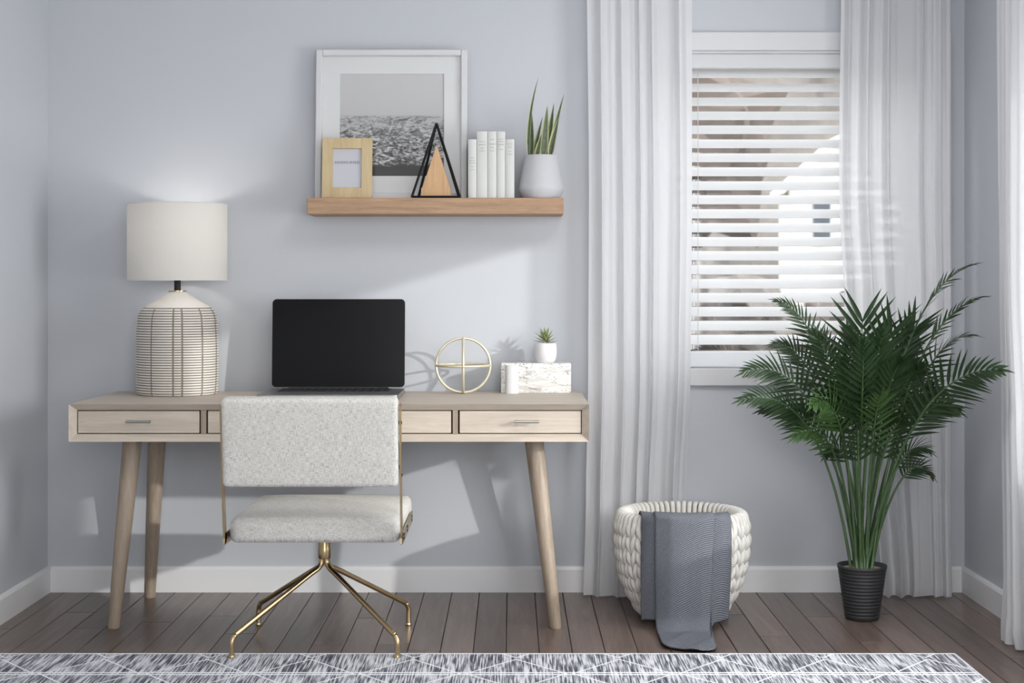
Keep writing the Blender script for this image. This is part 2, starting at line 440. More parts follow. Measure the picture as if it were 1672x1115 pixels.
struct(MB().box(XL-TH, XR+TH, YF-TH, TH, ZC, ZC+.1).build('ceiling', M['ceiling']))
fl = struct(MB().box(XL-TH, XR+TH, YF-TH, TH, -.10, -.012).build('floor', M['subfloor']))
# floor boards, each with eased edges
PW = .1035
nx = int((XR-XL)/PW)+2
x = PX(828, 0)-PW*40
while x+PW < XL: x += PW
rng = random.Random(3)
while x < XR:
    y = 0.0; first = True
    while y > YF:
        L = rng.uniform(.35, 1.5) if first else rng.uniform(1.2, 2.0)
        first = False
        ye = max(YF, y-L)
        if y < -2.2 or ye-YF < .3: ye = YF
        a, b = max(XL, x)+.0011, min(XR, x+PW)-.0011
        if b-a > .01:
            e = .0016; y0, y1 = ye+.0008, y-.0008
            m = MB().add([(a,y0,-.012),(b,y0,-.012),(b,y1,-.012),(a,y1,-.012),(a,y0,-e),(b,y0,-e),(b,y1,-e),(a,y1,-e),
                          (a+e,y0+e,0),(b-e,y0+e,0),(b-e,y1-e,0),(a+e,y1-e,0)],
                         [(0,3,2,1),(0,1,5,4),(1,2,6,5),(2,3,7,6),(3,0,4,7),(4,5,9,8),(5,6,10,9),(6,7,11,10),(7,4,8,11),(8,9,10,11)])
            m.build('plank', M['plank'], fl, loc=((a+b)/2, (y0+y1)/2, 0))
        y = ye
    x += PW
# baseboards: back, left, right (stepped top)
BH = PZ(925, -.012)
def baseboard_prof(depth): return [(0, 0), (depth, 0), (depth, BH-.012), (depth-.005, BH-.003), (depth-.008, BH), (0, BH)]
def extrude_prof(prof, f0, f1):
    n = len(prof); m = MB(); m.add([f0(*p) for p in prof]+[f1(*p) for p in prof], [[i, (i+1) % n, n+(i+1) % n, n+i] for i in range(n)]+[list(range(n))[::-1], [n+i for i in range(n)]]); return m
pr = baseboard_prof(.014)
struct(extrude_prof(pr, lambda d, z: (XL+.0142, -d, z), lambda d, z: (XR-.0142, -d, z)).build('baseboard_back', M['base_paint']))
struct(extrude_prof(pr, lambda d, z: (XL+d, YF, z), lambda d, z: (XL+d, 0, z)).build('baseboard_left', M['base_paint']))
struct(extrude_prof(pr, lambda d, z: (XR-d, YF, z), lambda d, z: (XR-d, 0, z)).build('baseboard_right', M['base_paint']))

# window_1: casing, stool/apron, sash, panes
w = thing('window_1', ((W1['x0']+W1['x1'])/2, 0, W1['z0']), None, None); struct(w)
def boxpart(name, x0, x1, y0, y1, z0, z1, mat, par, r=.003, seg=1):
    return MB().rbox(x0, x1, y0, y1, z0, z1, r, seg).build(name, mat, par)
cx0, cx1, cz0, cz1 = PX(1012, -.02), PX(1554, -.02), PZ(630, -.02), PZ(52, -.02)
boxpart('casing', cx0, W1['x0'], -.022, 0, W1['z0'], cz1, M['white_paint'], w)
boxpart('casing', W1['x1'], cx1, -.022, 0, W1['z0'], cz1, M['white_paint'], w)
boxpart('head_casing', W1['x0'], W1['x1'], -.022, 0, W1['z1'], cz1, M['white_paint'], w)
boxpart('apron', cx0, cx1, -.024, 0, cz0, W1['z0'], M['white_paint'], w)
sash = MB()
sx0, sx1, sz0, sz1 = W1['x0'], W1['x1'], W1['z0'], W1['z1']
sash.box(sx0, sx0+.04, .085, .125, sz0, sz1).box(sx1-.04, sx1, .085, .125, sz0, sz1).box(sx0+.04, sx1-.04, .085, .125, sz0, sz0+.045).box(sx0+.04, sx1-.04, .085, .125, sz1-.045, sz1)
s_ = sash.build('sash', M['white_paint'], w)
MB().box(sx0+.038, sx1-.038, .103, .107, sz0+.043, sz1-.043).build('pane', M['glass'], s_)

# window_2: side window that lets the sun in (outside the frame)
w2 = thing('window_2', (XR, (W2['y0']+W2['y1'])/2, W2['z0']), None, None); struct(w2)
for (a, b, c, d) in ((W2['y0']-.08, W2['y0'], W2['z0']-.07, W2['z1']+.08), (W2['y1'], W2['y1']+.08, W2['z0']-.07, W2['z1']+.08),
                     (W2['y0'], W2['y1'], W2['z1'], W2['z1']+.08), (W2['y0'], W2['y1'], W2['z0']-.07, W2['z0'])):
    boxpart('casing', XR-.02, XR, a, b, c, d, M['white_paint'], w2)
sa = MB()
sa.box(XR+.09, XR+.13, W2['y0'], W2['y0']+.03, W2['z0'], W2['z1']).box(XR+.09, XR+.13, W2['y1']-.03, W2['y1'], W2['z0'], W2['z1'])
sa.box(XR+.09, XR+.13, W2['y0']+.03, W2['y1']-.03, W2['z0'], W2['z0']+.03).box(XR+.09, XR+.13, W2['y0']+.03, W2['y1']-.03, W2['z1']-.03, W2['z1'])
s2_ = sa.build('sash', M['white_paint'], w2)
MB().box(XR+.108, XR+.112, W2['y0']+.028, W2['y1']-.028, W2['z0']+.028, W2['z1']-.028).build('pane', M['glass'], s2_)

# ------------------------------------------------------------------ venetian blind
bl = thing('venetian_blind', ((sx0+sx1)/2, .04, W1['z0']), 'white wooden venetian blind with open slats in the window', 'blind')
bx0, bx1 = sx0+.006, sx1-.006
boxpart('valance', bx0, bx1, -.012, .010, PZ(112, 0), PZ(88.5, 0), M['slat'], bl, .004)
boxpart('valance_cap', bx0, bx1, -.020, .012, PZ(88.3, 0), PZ(84.6, 0), M['slat'], bl, .002)
boxpart('head_rail', bx0, bx1, .014, .07, PZ(112, 0)+.006, W1['z1']-.012, M['white_paint'], bl, .003)
boxpart('bottom_rail', bx0, bx1, .008, .064, W1['z0']+.004, PZ(574, 0), M['slat'], bl, .006, 2)
sl = MB(); tilt = math.radians(41); hw = .0262
N = 6; top = []; bot = []
for i in range(N+1):
    q = -1+2*i/N; yy = q*hw; zz = .003*(1-q*q)
    cy, sy = math.cos(tilt), math.sin(tilt)
    top.append((yy*cy-(zz+.0014)*sy, yy*sy+(zz+.0014)*cy)); bot.append((yy*cy-(zz-.0014)*sy, yy*sy+(zz-.0014)*cy))
prof = top+bot[::-1]
slat0 = None
for k in range(20):
    zc = PZ(554.6-22.85*k, .035)
    if slat0 is None:
        m = extrude_prof([(0, 0)]*0+prof, lambda a, b: (bx0, .036+a, zc+b), lambda a, b: (bx1, .036+a, zc+b))
        slat0 = m.build('slat', M['slat'], bl, loc=((bx0+bx1)/2, .036, zc)); z_first = zc
    else:
        o = slat0.copy(); COL.objects.link(o); o.parent = bl; o.location = slat0.location+Vector((0, 0, zc-z_first))
for fx_ in (.16, .84):
    xx = bx0+(bx1-bx0)*fx_
    MB().tube([(xx, .012, W1['z0']+.02), (xx, .012, PZ(112, 0))], .0012, 6).build('ladder_cord', M['white_paint'], bl)

# ------------------------------------------------------------------ curtains
def curtain(name, keys, nf, y0, amp, seed, label, axis='x', group='floor length sheer curtains', puddle=.02, extra=None):
    """keys: list of (z, a, b): the two side edges of the cloth at heights z (top to bottom)"""
    r = random.Random(seed)
    ph = [r.uniform(0, 6.28) for _ in range(6)]
    NU, NV = 220, 56; pts = []
    zt, zb = keys[0][0], keys[-1][0]
    for j in range(NV+1):
        v = j/NV
        v2 = v if v < .9 else v
        z = zt+(zb-zt)*v2
        for (k0, k1) in zip(keys, keys[1:]):
            if k0[0] >= z >= k1[0]-1e-6:
                s = (k0[0]-z)/max(1e-6, k0[0]-k1[0]); s = s*s*(3-2*s)
                a = k0[1]+(k1[1]-k0[1])*s; b = k0[2]+(k1[2]-k0[2])*s; break
        row = []
        for i in range(NU+1):
            u = i/NU
            p = 2*PI*(nf*u+.30*math.sin(2*PI*1.1*u+ph[0])+.12*math.sin(2*PI*2.7*u+ph[1]))+.35*math.sin(1.7*v*PI+ph[2]+3*u)
            q = math.cos(p); q = math.copysign(abs(q)**.75, q)
            f = q*(.75+.35*math.sin(5*u+ph[3]))+.24*math.cos(2.0*p+ph[4]+1.5*v)+.04*math.cos(4.1*p+ph[5]-1.2*v)
            A = amp*(.70+.45*v)
            lat = .35*A*math.sin(p+.8)
            zz = z; yy = y0+A*f
            hem = max(0, (z-zb)); hemk = math.exp(-hem/.035)
            yy -= puddle*hemk*(.6+.4*math.sin(9*u+ph[1]))
            if axis == 'y': pass
            if j == NV: yy += puddle*.6
            zz += .006*hemk*math.sin(23*u+ph[0])*(1 if j < NV else 0)
            xx = a+(b-a)*u+lat*math.sin(PI*min(1, max(0, u)))**.5
            if extra: xx, yy = extra(u, z, xx, yy)
            row.append((xx, yy, zz) if axis == 'x' else (yy, xx, zz))
        pts.append(row)
    m = MB().grid(pts)
    lx = sum(p[0] for p in pts[-1])/len(pts[-1]); ly = sum(p[1] for p in pts[-1])/len(pts[-1])
    o = m.build(name, M['curtain'], smooth=True, loc=(lx, ly, 0))
    return tag(o, label, 'curtain', group)
yc = -.122
zf = lambda py: PZ(py, yc)
curtain('sheer_curtain', [(ZC-.003, PX(957, yc), PX(1131, yc)), (zf(320), PX(962, yc), PX(1131, yc)), (zf(600), PX(961, yc), PX(1129, yc)), (zf(830), PX(957, yc), PX(1121, yc)), (.006, PX(953, yc), PX(1118, yc))],
        5, yc, .026, 11, 'long white sheer curtain hanging between the desk and the window, behind the basket')
curtain('sheer_curtain', [(ZC-.003, PX(1376, yc), PX(1553, yc)), (zf(300), PX(1371, yc), PX(1551, yc)), (zf(520), PX(1380, yc), PX(1553, yc)), (zf(760), PX(1425, yc), PX(1554, yc)), (.006, PX(1440, yc), PX(1556, yc))],
        5, yc, .026, 23, 'long white sheer curtain right of the window, hanging behind the palm')
xc = 1.602
curtain('sheer_curtain', [(ZC-.003, -.70, -1.08), (1.2, -.715, -1.10), (.7, -.73, -1.18), (.3, -.735, -1.24), (.006, -.74, -1.28)],
        4, xc, .030, 37, 'white sheer curtain on the right-hand wall at the edge of the picture', axis='y', puddle=.03)

# ------------------------------------------------------------------ outdoors, seen through the blind
g = MB().box(-30, 40, .6, 70, -.5, -.35).build('ground', M['lawn']); struct(g)
def blob(c, r, seed, sub=3, sq=(1, 1, 1), jag=.28):
    rr = random.Random(seed); bm = bmesh.new(); bmesh.ops.create_icosphere(bm, subdivisions=sub, radius=1)
    from mathutils import noise
    off = Vector((rr.uniform(0, 50), rr.uniform(0, 50), rr.uniform(0, 50)))
    m = MB(); vv = []
    for v in bm.verts:
        k = 1+jag*noise.noise(v.co*2.2+off)+jag*.7*noise.noise(v.co*6+off)
        vv.append(Vector((c[0]+v.co.x*r*sq[0]*k, c[1]+v.co.y*r*sq[1]*k, c[2]+v.co.z*r*sq[2]*k)))
    m.add(vv, [[v.index for v in f.verts] for f in bm.faces]); bm.free(); return m
def tree(x, y, h, r, seed, grey):
    t = thing('garden_tree', (x, y, -.35), 'brownish bare garden tree blurred behind the blind slats', 'tree', 'trees outside the window')
    rr = random.Random(seed)
    tr = MB().tube(smooth_path([(x, y, -.35), (x+rr.uniform(-.1, .1), y, .5), (x+rr.uniform(-.2, .2), y, h*.6), (x+rr.uniform(-.3, .3), y, h)], 3), [.13-.011*i for i in range(10)], 8)
    for b in range(7):
        z = rr.uniform(.4, h*.8); a = rr.uniform(0, 6.28); L = rr.uniform(.6, 1.3)
        tr.tube([(x, y, z), (x+math.cos(a)*L*.5, y+math.sin(a)*L*.5, z+L*.4), (x+math.cos(a)*L, y+math.sin(a)*L, z+L)], [.05, .035, .015], 6)
    tr.build('trunk', M['trunk'], t, smooth=True)
    blob((x, y, h*.8), r, seed, 3, (1, .8, 1.1), .5).build('crown', M['crown2' if grey else 'crown'], t)
rr = random.Random(5)
for i, (x, y) in enumerate([(-3.2, 11), (.3, 11), (8.2, 11), (11.8, 11), (-4.6, 15.2), (-1.1, 15.2), (2.3, 15.2), (9.8, 15.2), (-2.8, 19.6), (.8, 19.6), (12.2, 19.6)]):
    tree(x, y, rr.uniform(3.2, 4.4), rr.uniform(1.15, 1.3), 100+i, i % 2)
def shrub(x, y, r, i, lab):
    s = thing('garden_shrub', (x, y, -.35), lab, 'shrub', 'shrubs outside the window')
    blob((x, y, -.35+r*.72), r, 300+i, 3, (1.3, 1, .9), .42).build('twigs', M['crown' if i % 3 else 'crown2'], s)
    MB().tube([(x, y, -.35), (x, y, -.35+r*.5)], .05, 6).build('stem', M['trunk'], s)
for i in range(9):
    shrub(-4+1.75*i, 7.6+.3*(i % 2), .50, i, 'low brown leafless shrub blurred behind the lower blind slats')
for i in range(6):
    shrub(-5.6+3.8*i, 17.4, 1.02, 20+i, 'low brown leafless shrub blurred behind the lower blind slats')
for i in range(6):
    shrub(-3.7+3.8*i, 20.9, 1.02, 40+i, 'low brown leafless shrub blurred behind the lower blind slats')
# wooded ridge closing the view
rp = []
for j in range(9):
    row = []
    for i in range(61):
        x = -40+1.6*i; z = -.4+j*1.4
        row.append((x, 38+.5*j+.9*math.sin(i*1.7+j*2.1)+.6*math.sin(i*3.1), z+(.8*math.sin(i*.9)+.5*math.sin(i*2.3) if j == 8 else 0)))
    rp.append(row)
struct(MB().grid(rp).build('ridge', M['crown2'], smooth=True))
hx, hy, hw_, ez, az = PX(1378, 25), 25.0, 1.1, 3.15, 4.15
hs = thing('garden_house', (hx, hy, -.35), 'white gabled house blurred beyond the window blind', 'house')
MB().box(hx-hw_, hx+hw_, hy, hy+1.2, -.35, ez).add([(hx-hw_, hy, ez), (hx+hw_, hy, ez), (hx, hy, az), (hx-hw_, hy+1.2, ez), (hx+hw_, hy+1.2, ez), (hx, hy+1.2, az)], [(0, 1, 2), (3, 5, 4)]).build('wall', M['house'], hs)
ho = hw_+.15
for sg in (-1, 1):
    MB().add([(hx+sg*ho, hy-.2, ez-.13), (hx, hy-.2, az), (hx, hy+1.4, az), (hx+sg*ho, hy+1.4, ez-.13), (hx+sg*ho, hy-.2, ez-.03), (hx, hy-.2, az+.1), (hx, hy+1.4, az+.1), (hx+sg*ho, hy+1.4, ez-.03)],
             [(0, 1, 2, 3), (7, 6, 5, 4), (0, 4, 5, 1), (3, 2, 6, 7), (0, 3, 7, 4)]).build('roof', M['house'], hs)
for dx in (-.45, .45):
    MB().box(hx+dx-.17, hx+dx+.17, hy-.04, hy+.02, 2.0, 2.9).build('window', M['hglass'], hs)

# ------------------------------------------------------------------ desk
DT, DB, DYF, DYB = .755, .631, -.68, -.04
dx0, dx1 = PX(112, DYF), PX(961.8, DYF); ix0, ix1 = PX(126, -.657), PX(950, -.657); iz0, iz1 = PZ(708.5, -.657), PZ(669.5, -.657)
dcx = (dx0+dx1)/2
desk = thing('writing_desk', (dcx, (DYF+DYB)/2, 0), 'long pale oak writing desk with three shallow drawers and splayed round legs', 'desk')
O = [(dx0, DT), (dx1, DT), (dx1, DB), (dx0, DB)]; I = [(ix0, iz1), (ix1, iz1), (ix1, iz0), (ix0, iz0)]
for nm, a in (('top_panel', 0), ('side_panel', 1), ('bottom_panel', 2), ('side_panel', 3)):
    b = (a+1) % 4
    v = [(O[a][0], DYF, O[a][1]), (O[b][0], DYF, O[b][1]), (I[b][0], -.657, I[b][1]), (I[a][0], -.657, I[a][1]),
         (O[a][0], DYB, O[a][1]), (O[b][0], DYB, O[b][1]), (I[b][0], DYB, I[b][1]), (I[a][0], DYB, I[a][1])]
    MB().add(v, [(0, 3, 2, 1), (4, 5, 6, 7), (0, 1, 5, 4), (1, 2, 6, 5), (2, 3, 7, 6), (3, 0, 4, 7)]).build(nm, M['oak'], desk)
MB().box(ix0, ix1, DYB-.03, DYB-.005, iz0, iz1).build('back_panel', M['oak'], desk)
MB().box(ix0, ix1, -.645, -.630, iz0, iz1).build('shadow_gap', M['gap'], desk)
g_ = .003
for (a, b) in ((327, 338), (738, 749)):
    MB().box(PX(a, -.657)+g_*.8, PX(b, -.657)-g_*.8, -.659, -.10, iz0, iz1).build('divider', M['oak_z'], desk)
for (a, b, hpx) in ((126, 327, 225.5), (338, 738, 538), (749, 950, 860)):
    fx0, fx1 = PX(a, -.657)+g_, PX(b, -.657)-g_
    d = MB().rbox(fx0, fx1, -.659, -.641, iz0+g_, iz1-g_, .0012, 1).build('drawer', M['oak'], desk)
    hxp = PX(hpx, -.69); hz = PZ(688.5, -.69)
    MB().tube([(hxp-.041, -.692, hz), (hxp+.041, -.692, hz)], .0042, 10).tube([(hxp-.032, -.660, hz), (hxp-.032, -.692, hz)], .003, 8).tube([(hxp+.032, -.660, hz), (hxp+.032, -.692, hz)], .003, 8).build('handle', M['nickel'], d, auto=40)
lx_t, lx_b = (PX(217.5, -.53), PX(871, -.53)), (PX(185, -.62), PX(907.5, -.62))
for i in (0, 1):
    for (yt, yb) in ((-.535, -.615), (-.175, -.105)):
        p0 = Vector((lx_b[i], yb, 0.0)); p1 = Vector((lx_t[i], yt, DB+.004))
        rows = [(p0+(p1-p0)*q) for q in (0, .012, .5, 1)]
        m = MB(); n = 24
        for q, rd in zip((0, .01, .5, 1), (.018, .0205, .0270, .0325)):
            c = p0+(p1-p0)*q
            for k in range(n):
                m.v.append(Vector((c.x+rd*math.cos(2*PI*k/n), c.y+rd*math.sin(2*PI*k/n), c.z)))
        for r in range(3):
            for k in range(n):
                m.f.append([r*n+k, r*n+(k+1) % n, (r+1)*n+(k+1) % n, (r+1)*n+k]); m.m.append(0)
        m.f.append(list(range(n))[::-1]); m.m.append(0); m.f.append([3*n+k for k in range(n)]); m.m.append(0)
        m.build('leg', M['oak_z'], desk, auto=40)

# ------------------------------------------------------------------ table lamp
ly = -.195; lX = PX(289.8, ly); sc_ = (CAMD+ly)/F
lamp = thing('table_lamp', (lX, ly, DT), 'lit table lamp with white drum shade and ribbed ivory ceramic base', 'lamp')
zz = lambda py: PZ(py, ly)
key = [(62, 643.2), (65.2, 638), (66.4, 610), (66.6, 570), (66, 545), (64.8, 525), (63.2, 514), (60, 507.5), (55.5, 502.5), (50.5, 499.3)]
prof = []
import bisect
def kr(py):
    for (r0, p0), (r1, p1) in zip(key, key[1:]):
        if p0 >= py >= p1: return r0+(r1-r0)*(p0-py)/(p0-p1)
    return key[-1][0]
rows = 34; pitch = (642-503)/rows; kinds = []
prof.append((62*sc_, DT)); kinds.append(0)
for i in range(rows):
    for (q, dr, gk) in ((.0, -1.7, 1), (.22, -.3, 0), (.5, 0, 0), (.78, -.3, 1)):
        py = 642-pitch*(i+q); prof.append(((kr(py)+dr)*sc_, DT+(zz(503)-DT)*((642-py)/(642-503)))); kinds.append(gk)
zsh = zz(503)
for (r_, py) in ((52, 502), (50.5, 499.5), (40, 493.5), (28, 486.5), (18, 480), (14.5, 477.2), (13.8, 475.8)):
    prof.append((r_*sc_, zz(py))); kinds.append(0)
seams = [math.radians(-90+a) for a in (-61, -28, 4, 17, 48, 80, 112, 145, 160, 192, 224, 256)]
NS = 144
seam_k = set(int(round((a % (2*PI))/(2*PI)*NS)) % NS for a in seams)
def rf(i, k, r, z, a):
    if k in seam_k and 0 < i < rows*4: return r-.0016
    return r
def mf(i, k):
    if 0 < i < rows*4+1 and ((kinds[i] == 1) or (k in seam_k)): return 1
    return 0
MB().lathe(prof, NS, (lX, ly), mfun=mf, rfun=rf).build('base', [M['ceramic'], M['glaze']], lamp, smooth=True)
MB().lathe([(14.5*sc_, zz(476)), (14.5*sc_, zz(474.4)), (6*sc_, zz(474))], 32, (lX, ly)).build('neck_plate', M['brass'], lamp, auto=30)
MB().lathe([(5.4*sc_, zz(474)), (5.4*sc_, zz(455)), (4.0*sc_, zz(452)), (4.0*sc_, zz(438))], 20, (lX, ly)).build('socket', M['black_metal'], lamp, auto=30)
MB().lathe([(.010, zz(438)), (.012, zz(434)), (.026, zz(416)), (.030, zz(406)), (.026, zz(396)), (.012, zz(389)), (.001, zz(388))], 20, (lX, ly)).build('bulb', None or M['white_matte'], lamp, smooth=True)
rs = .1785; z0s, z1s = zz(457.5), zz(333.5)
sh = MB().lathe([(rs, z0s), (rs, z1s), (rs-.002, z1s), (rs-.002, z0s), (rs, z0s)], 96, (lX, ly), cap0=False, cap1=False)
so = sh.build('lamp_shade', M['shade'], lamp, auto=40)
rim = lambda z: MB().tube([(lX+rs*math.cos(2*PI*k/72), ly+rs*math.sin(2*PI*k/72), z) for k in range(72)], .0017, 8, closed=True)
rim(z0s).build('rim', M['white_matte'], so, smooth=True); rim(z1s).build('rim', M['white_matte'], so, smooth=True)
sp = MB()
for a in (0.3, 0.3+2*PI/3, 0.3+4*PI/3):
    sp.tube([(lX, ly, z1s-.02), (lX+(rs-.001)*math.cos(a), ly+(rs-.001)*math.sin(a), z1s-.003)], .0016, 6)
sp.tube([(lX, ly, zz(390)), (lX, ly, z1s-.012)], .003, 8)
sp.build('spider_fitting', M['black_metal'], lamp)
pl = bpy.data.lights.new('lamp_bulb_light', 'POINT'); pl.energy = 1.6; pl.color = (1, .95, .90); pl.shadow_soft_size = .03
po = bpy.data.objects.new('lamp_bulb_light', pl); COL.objects.link(po); po.location = (lX, ly, zz(392)+.04)

# ------------------------------------------------------------------ laptop
lyb, lyf = -.150, -.485; lx0, lx1 = PX(443, -.15), PX(661, -.15); lt = .017
lap = thing('laptop', ((lx0+lx1)/2, -.32, DT), 'open silver laptop with black screen on the desk', 'laptop')
def rslab(x0, x1, y0, y1, z0, z1, r, n=6):
    m = MB(); pts = []
    for (cx, cy, a0) in ((x1-r, y1-r, 0), (x0+r, y1-r, 90), (x0+r, y0+r, 180), (x1-r, y0+r, 270)):
        for k in range(n+1):
            a = math.radians(a0+90*k/n); pts.append((cx+r*math.cos(a), cy+r*math.sin(a)))
    N = len(pts); m.add([(x, y, z0) for x, y in pts]+[(x, y, z1) for x, y in pts], [[i, (i+1) % N, N+(i+1) % N, N+i] for i in range(N)]+[list(range(N))[::-1], [N+i for i in range(N)]])
    return m
base_o = rslab(lx0, lx1, lyf, lyb, DT+.002, DT+lt, .014).build('base', M['alu'], lap)
for (fa, fb) in ((lx0+.04, lyf+.03), (lx1-.055, lyf+.03), (lx0+.04, lyb-.05), (lx1-.055, lyb-.05)):
    MB().box(fa, fa+.015, fb, fb+.015, DT, DT+.002).build('rubber_foot', M['key'], lap)
kb = MB(); kx0, kx1, ky0, ky1 = lx0+.045, lx1-.045, lyb-.165, lyb-.025
kw = (kx1-kx0)/14; kh = (ky1-ky0)/6
for r in range(6):
    c = 0
    while c < 14:
        w_ = 5 if (r == 0 and c == 4) else 1
        kb.rbox(kx0+c*kw+.002, kx0+(c+w_)*kw-.002, ky0+r*kh+.0015, ky0+(r+1)*kh-.0015, DT+lt, DT+lt+.0022, .0008, 1); c += w_
kb.build('keyboard', M['key'], lap)
MB().box((lx0+lx1)/2-.07, (lx0+lx1)/2+.07, lyf+.015, ky0-.02, DT+lt, DT+lt+.0004).build('trackpad', M['alu'], lap)
# lid: leans back slightly
zb, ztop = DT+lt+.004, PZ(488, -.13)
lean = math.radians(4); Hl = (ztop-zb)/math.cos(lean)
def lid_slab(x0, x1, h0, h1, r, d0, d1):
    m = rslab(x0, x1, h0, h1, d0, d1, r, 6)
    for v in m.v:
        x, h, d = v; v.x = x; v.y = lyb+.004+h*math.sin(lean)-d*math.cos(lean)*-1; v.z = zb+h*math.cos(lean)
    for f in m.f: f.reverse()
    return m
lid = lid_slab(lx0, lx1, 0, Hl, .016, 0, .007).build('lid', M['alu'], lap)
lid_slab(lx0+.001, lx1-.001, .001, Hl-.001, .0155, -.0008, .0002).build('screen', M['screen'], lid)
MB().tube([(lx0+.06, lyb+.006, DT+lt+.002), (lx1-.06, lyb+.006, DT+lt+.002)], .006, 10).build('hinge', M['key'], lap, auto=40)

# ------------------------------------------------------------------ ring sphere ornament
oy = -.165; oc = Vector((PX(756.3, oy), oy, 0)); orr = .0985; oc.z = DT+orr+.0045
orn = thing('ring_sphere_ornament', (oc.x, oc.y, DT), 'open sphere ornament of three pale gold rings on the desk', 'ornament')
M['pale_gold'] = plain('pale_gold', (224, 215, 188), .38, .45, var=.06, vs=50)
rot = Euler((0, 0, math.radians(2))).to_matrix()
def ring(ax, R):
    pts = []
    for k in range(72):
        a = 2*PI*k/72; c, s = math.cos(a)*R, math.sin(a)*R
        p = Vector((c, 0, s)) if ax == 'y' else Vector((0, c, s)) if ax == 'x' else Vector((c, s, 0))
        pts.append(oc+rot @ p)
    return pts
for ax, R in (('y', orr), ('x', orr*.992), ('z', orr*.985)):
    MB().tube(ring(ax, R), .0047, 8, closed=True, up=(0, 0, 1) if ax != 'z' else (1, 0, 0)).build('ring', M['pale_gold'], orn, smooth=True)
for d in ((0, 0, 1), (0, 0, -1), (1, 0, 0), (-1, 0, 0), (0, -1, 0), (0, 1, 0)):
    q = oc+rot @ (Vector(d)*orr)
    m = blob(q, .0058, 1, 2, (1, 1, .78 if d[2] else 1), 0); m.build('knob', M['pale_gold'], orn, smooth=True)

# ------------------------------------------------------------------ stone block bookend, small succulent
sy_ = -.10
bX0, bX1 = PX(818, -.15), PX(932.5, -.15); bzt = PZ(593, -.15)
blk = thing('stone_bookend', ((bX0+bX1)/2, -.10, DT), 'white travertine stone block with a smooth rounded front panel on the desk', 'bookend')
MB().rbox(bX0, bX1, -.150, -.055, DT, bzt, .0035, 2).build('stone_block', M['travertine'], blk, auto=40)
pm_ = MB(); px0, px1 = PX(825, -.165), PX(846.5, -.165); n = 14
pp = [(px0, -.148)]+[(px0+(px1-px0)*(.5-.5*math.cos(PI*k/n)), -.148-.022*math.sin(PI*k/n)**.6) for k in range(n+1)]+[(px1, -.148)]
pm_.add([(x, y, DT) for x, y in pp]+[(x, y, bzt-.007) for x, y in pp], [[i, (i+1) % len(pp), len(pp)+(i+1) % len(pp), len(pp)+i] for i in range(len(pp))]+[list(range(len(pp)))[::-1], [len(pp)+i for i in range(len(pp))]])
pm_.build('smooth_panel', M['smooth_stone'], blk, auto=40)

py_ = -.105; pX = PX(890.5, py_)
suc = thing('potted_succulent', (pX, py_, bzt), 'tiny green succulent in a round white pot on the stone block', 'plant')
sp_ = (CAMD+py_)/F
ph_ = 32*sp_
prof = [(.010, 0), (13.0*sp_, 0), (15.2*sp_, .004), (17.6*sp_, ph_*.25), (18.6*sp_, ph_*.5), (18.4*sp_, ph_*.75), (17.6*sp_, ph_*.97), (17.2*sp_, ph_), (16.2*sp_, ph_), (15.8*sp_, ph_*.9)]
MB().lathe([(r, bzt+z) for r, z in prof], 40, (pX, py_)).build('pot', M['white_matte'], suc, auto=50)
MB().lathe([(.002, bzt+ph_*.95), (15.9*sp_, bzt+ph_*.93)], 24, (pX, py_), cap0=False, cap1=False).build('soil', M['soil'], suc)
rr = random.Random(9); sz = bzt+ph_*.93
for i in range(20):
    a = i*2.4+.3; tier = i/20; el = math.radians(8+74*tier**1.2+rr.uniform(-6, 6)); L = (.050-.012*tier)*rr.uniform(.85, 1.1)
    d = Vector((math.cos(a)*math.cos(el), math.sin(a)*math.cos(el), math.sin(el)))
    b = Vector((pX, py_, sz+.004+.022*tier))+Vector((math.cos(a), math.sin(a), 0))*.004
    nn = Vector((-math.cos(a)*math.sin(el), -math.sin(a)*math.sin(el), math.cos(el)))
    lf = MB().blade(b, d, nn, L, .0125, -.12, 5, .5, 0, 1)
    lf.build('leaf', [M['succ'], M['snake_edge']], suc, smooth=True)

# ------------------------------------------------------------------ wall shelf and what stands on it
SY = -.20; sX0, sX1 = PX(501, SY), PX(920.5, SY); SZ1, SZ0 = PZ(323, SY), PZ(349.5, SY)
shf = MB().rbox(sX0, sX1, SY, 0, SZ0, SZ1, .002, 1).build('floating_shelf', M['shelf'], loc=((sX0+sX1)/2, -.1, SZ0))
tag(shf, 'thick oak floating shelf on the wall holding frames and books', 'shelf')
# large picture, leaning on the wall
lean = math.radians(3.2); fyb = -.052
fX0, fX1 = PX(516, -.05), PX(763, -.05); fW = fX1-fX0
fZt = PZ(83, -.03); fH = (fZt-SZ1)/math.cos(lean)
pic = thing('picture_frame', ((fX0+fX1)/2, fyb, SZ1), 'large white framed black and white seascape print leaning on the wall', 'picture')
ML = Matrix.Rotation(-lean, 4, 'X')                       # local frame: x right, z up the picture, -y towards viewer
def lean_build(m, name, mat, par, base, Mx, **k):
    for v in m.v: v.xyz = (Mx @ Vector(v))+base
    return m.build(name, mat, par, **k)
base = Vector(((fX0+fX1)/2, fyb, SZ1+.0005))
def frame_bars(w, h, bw, y0, y1, mats, par, base, Mx, bev=.003, lbl='frame_bar'):
    for (x0, x1, z0, z1) in ((-w/2, -w/2+bw, 0, h), (w/2-bw, w/2, 0, h), (-w/2+bw, w/2-bw, 0, bw), (-w/2+bw, w/2-bw, h-bw, h)):
        lean_build(MB().rbox(x0, x1, y0, y1, z0, z1, bev, 1), lbl, mats, par, base, Mx)
frame_bars(fW, fH, .024, -.034, 0, M['white_paint'], pic, base, ML, .0035)
k_ = (CAMD-.05)/F
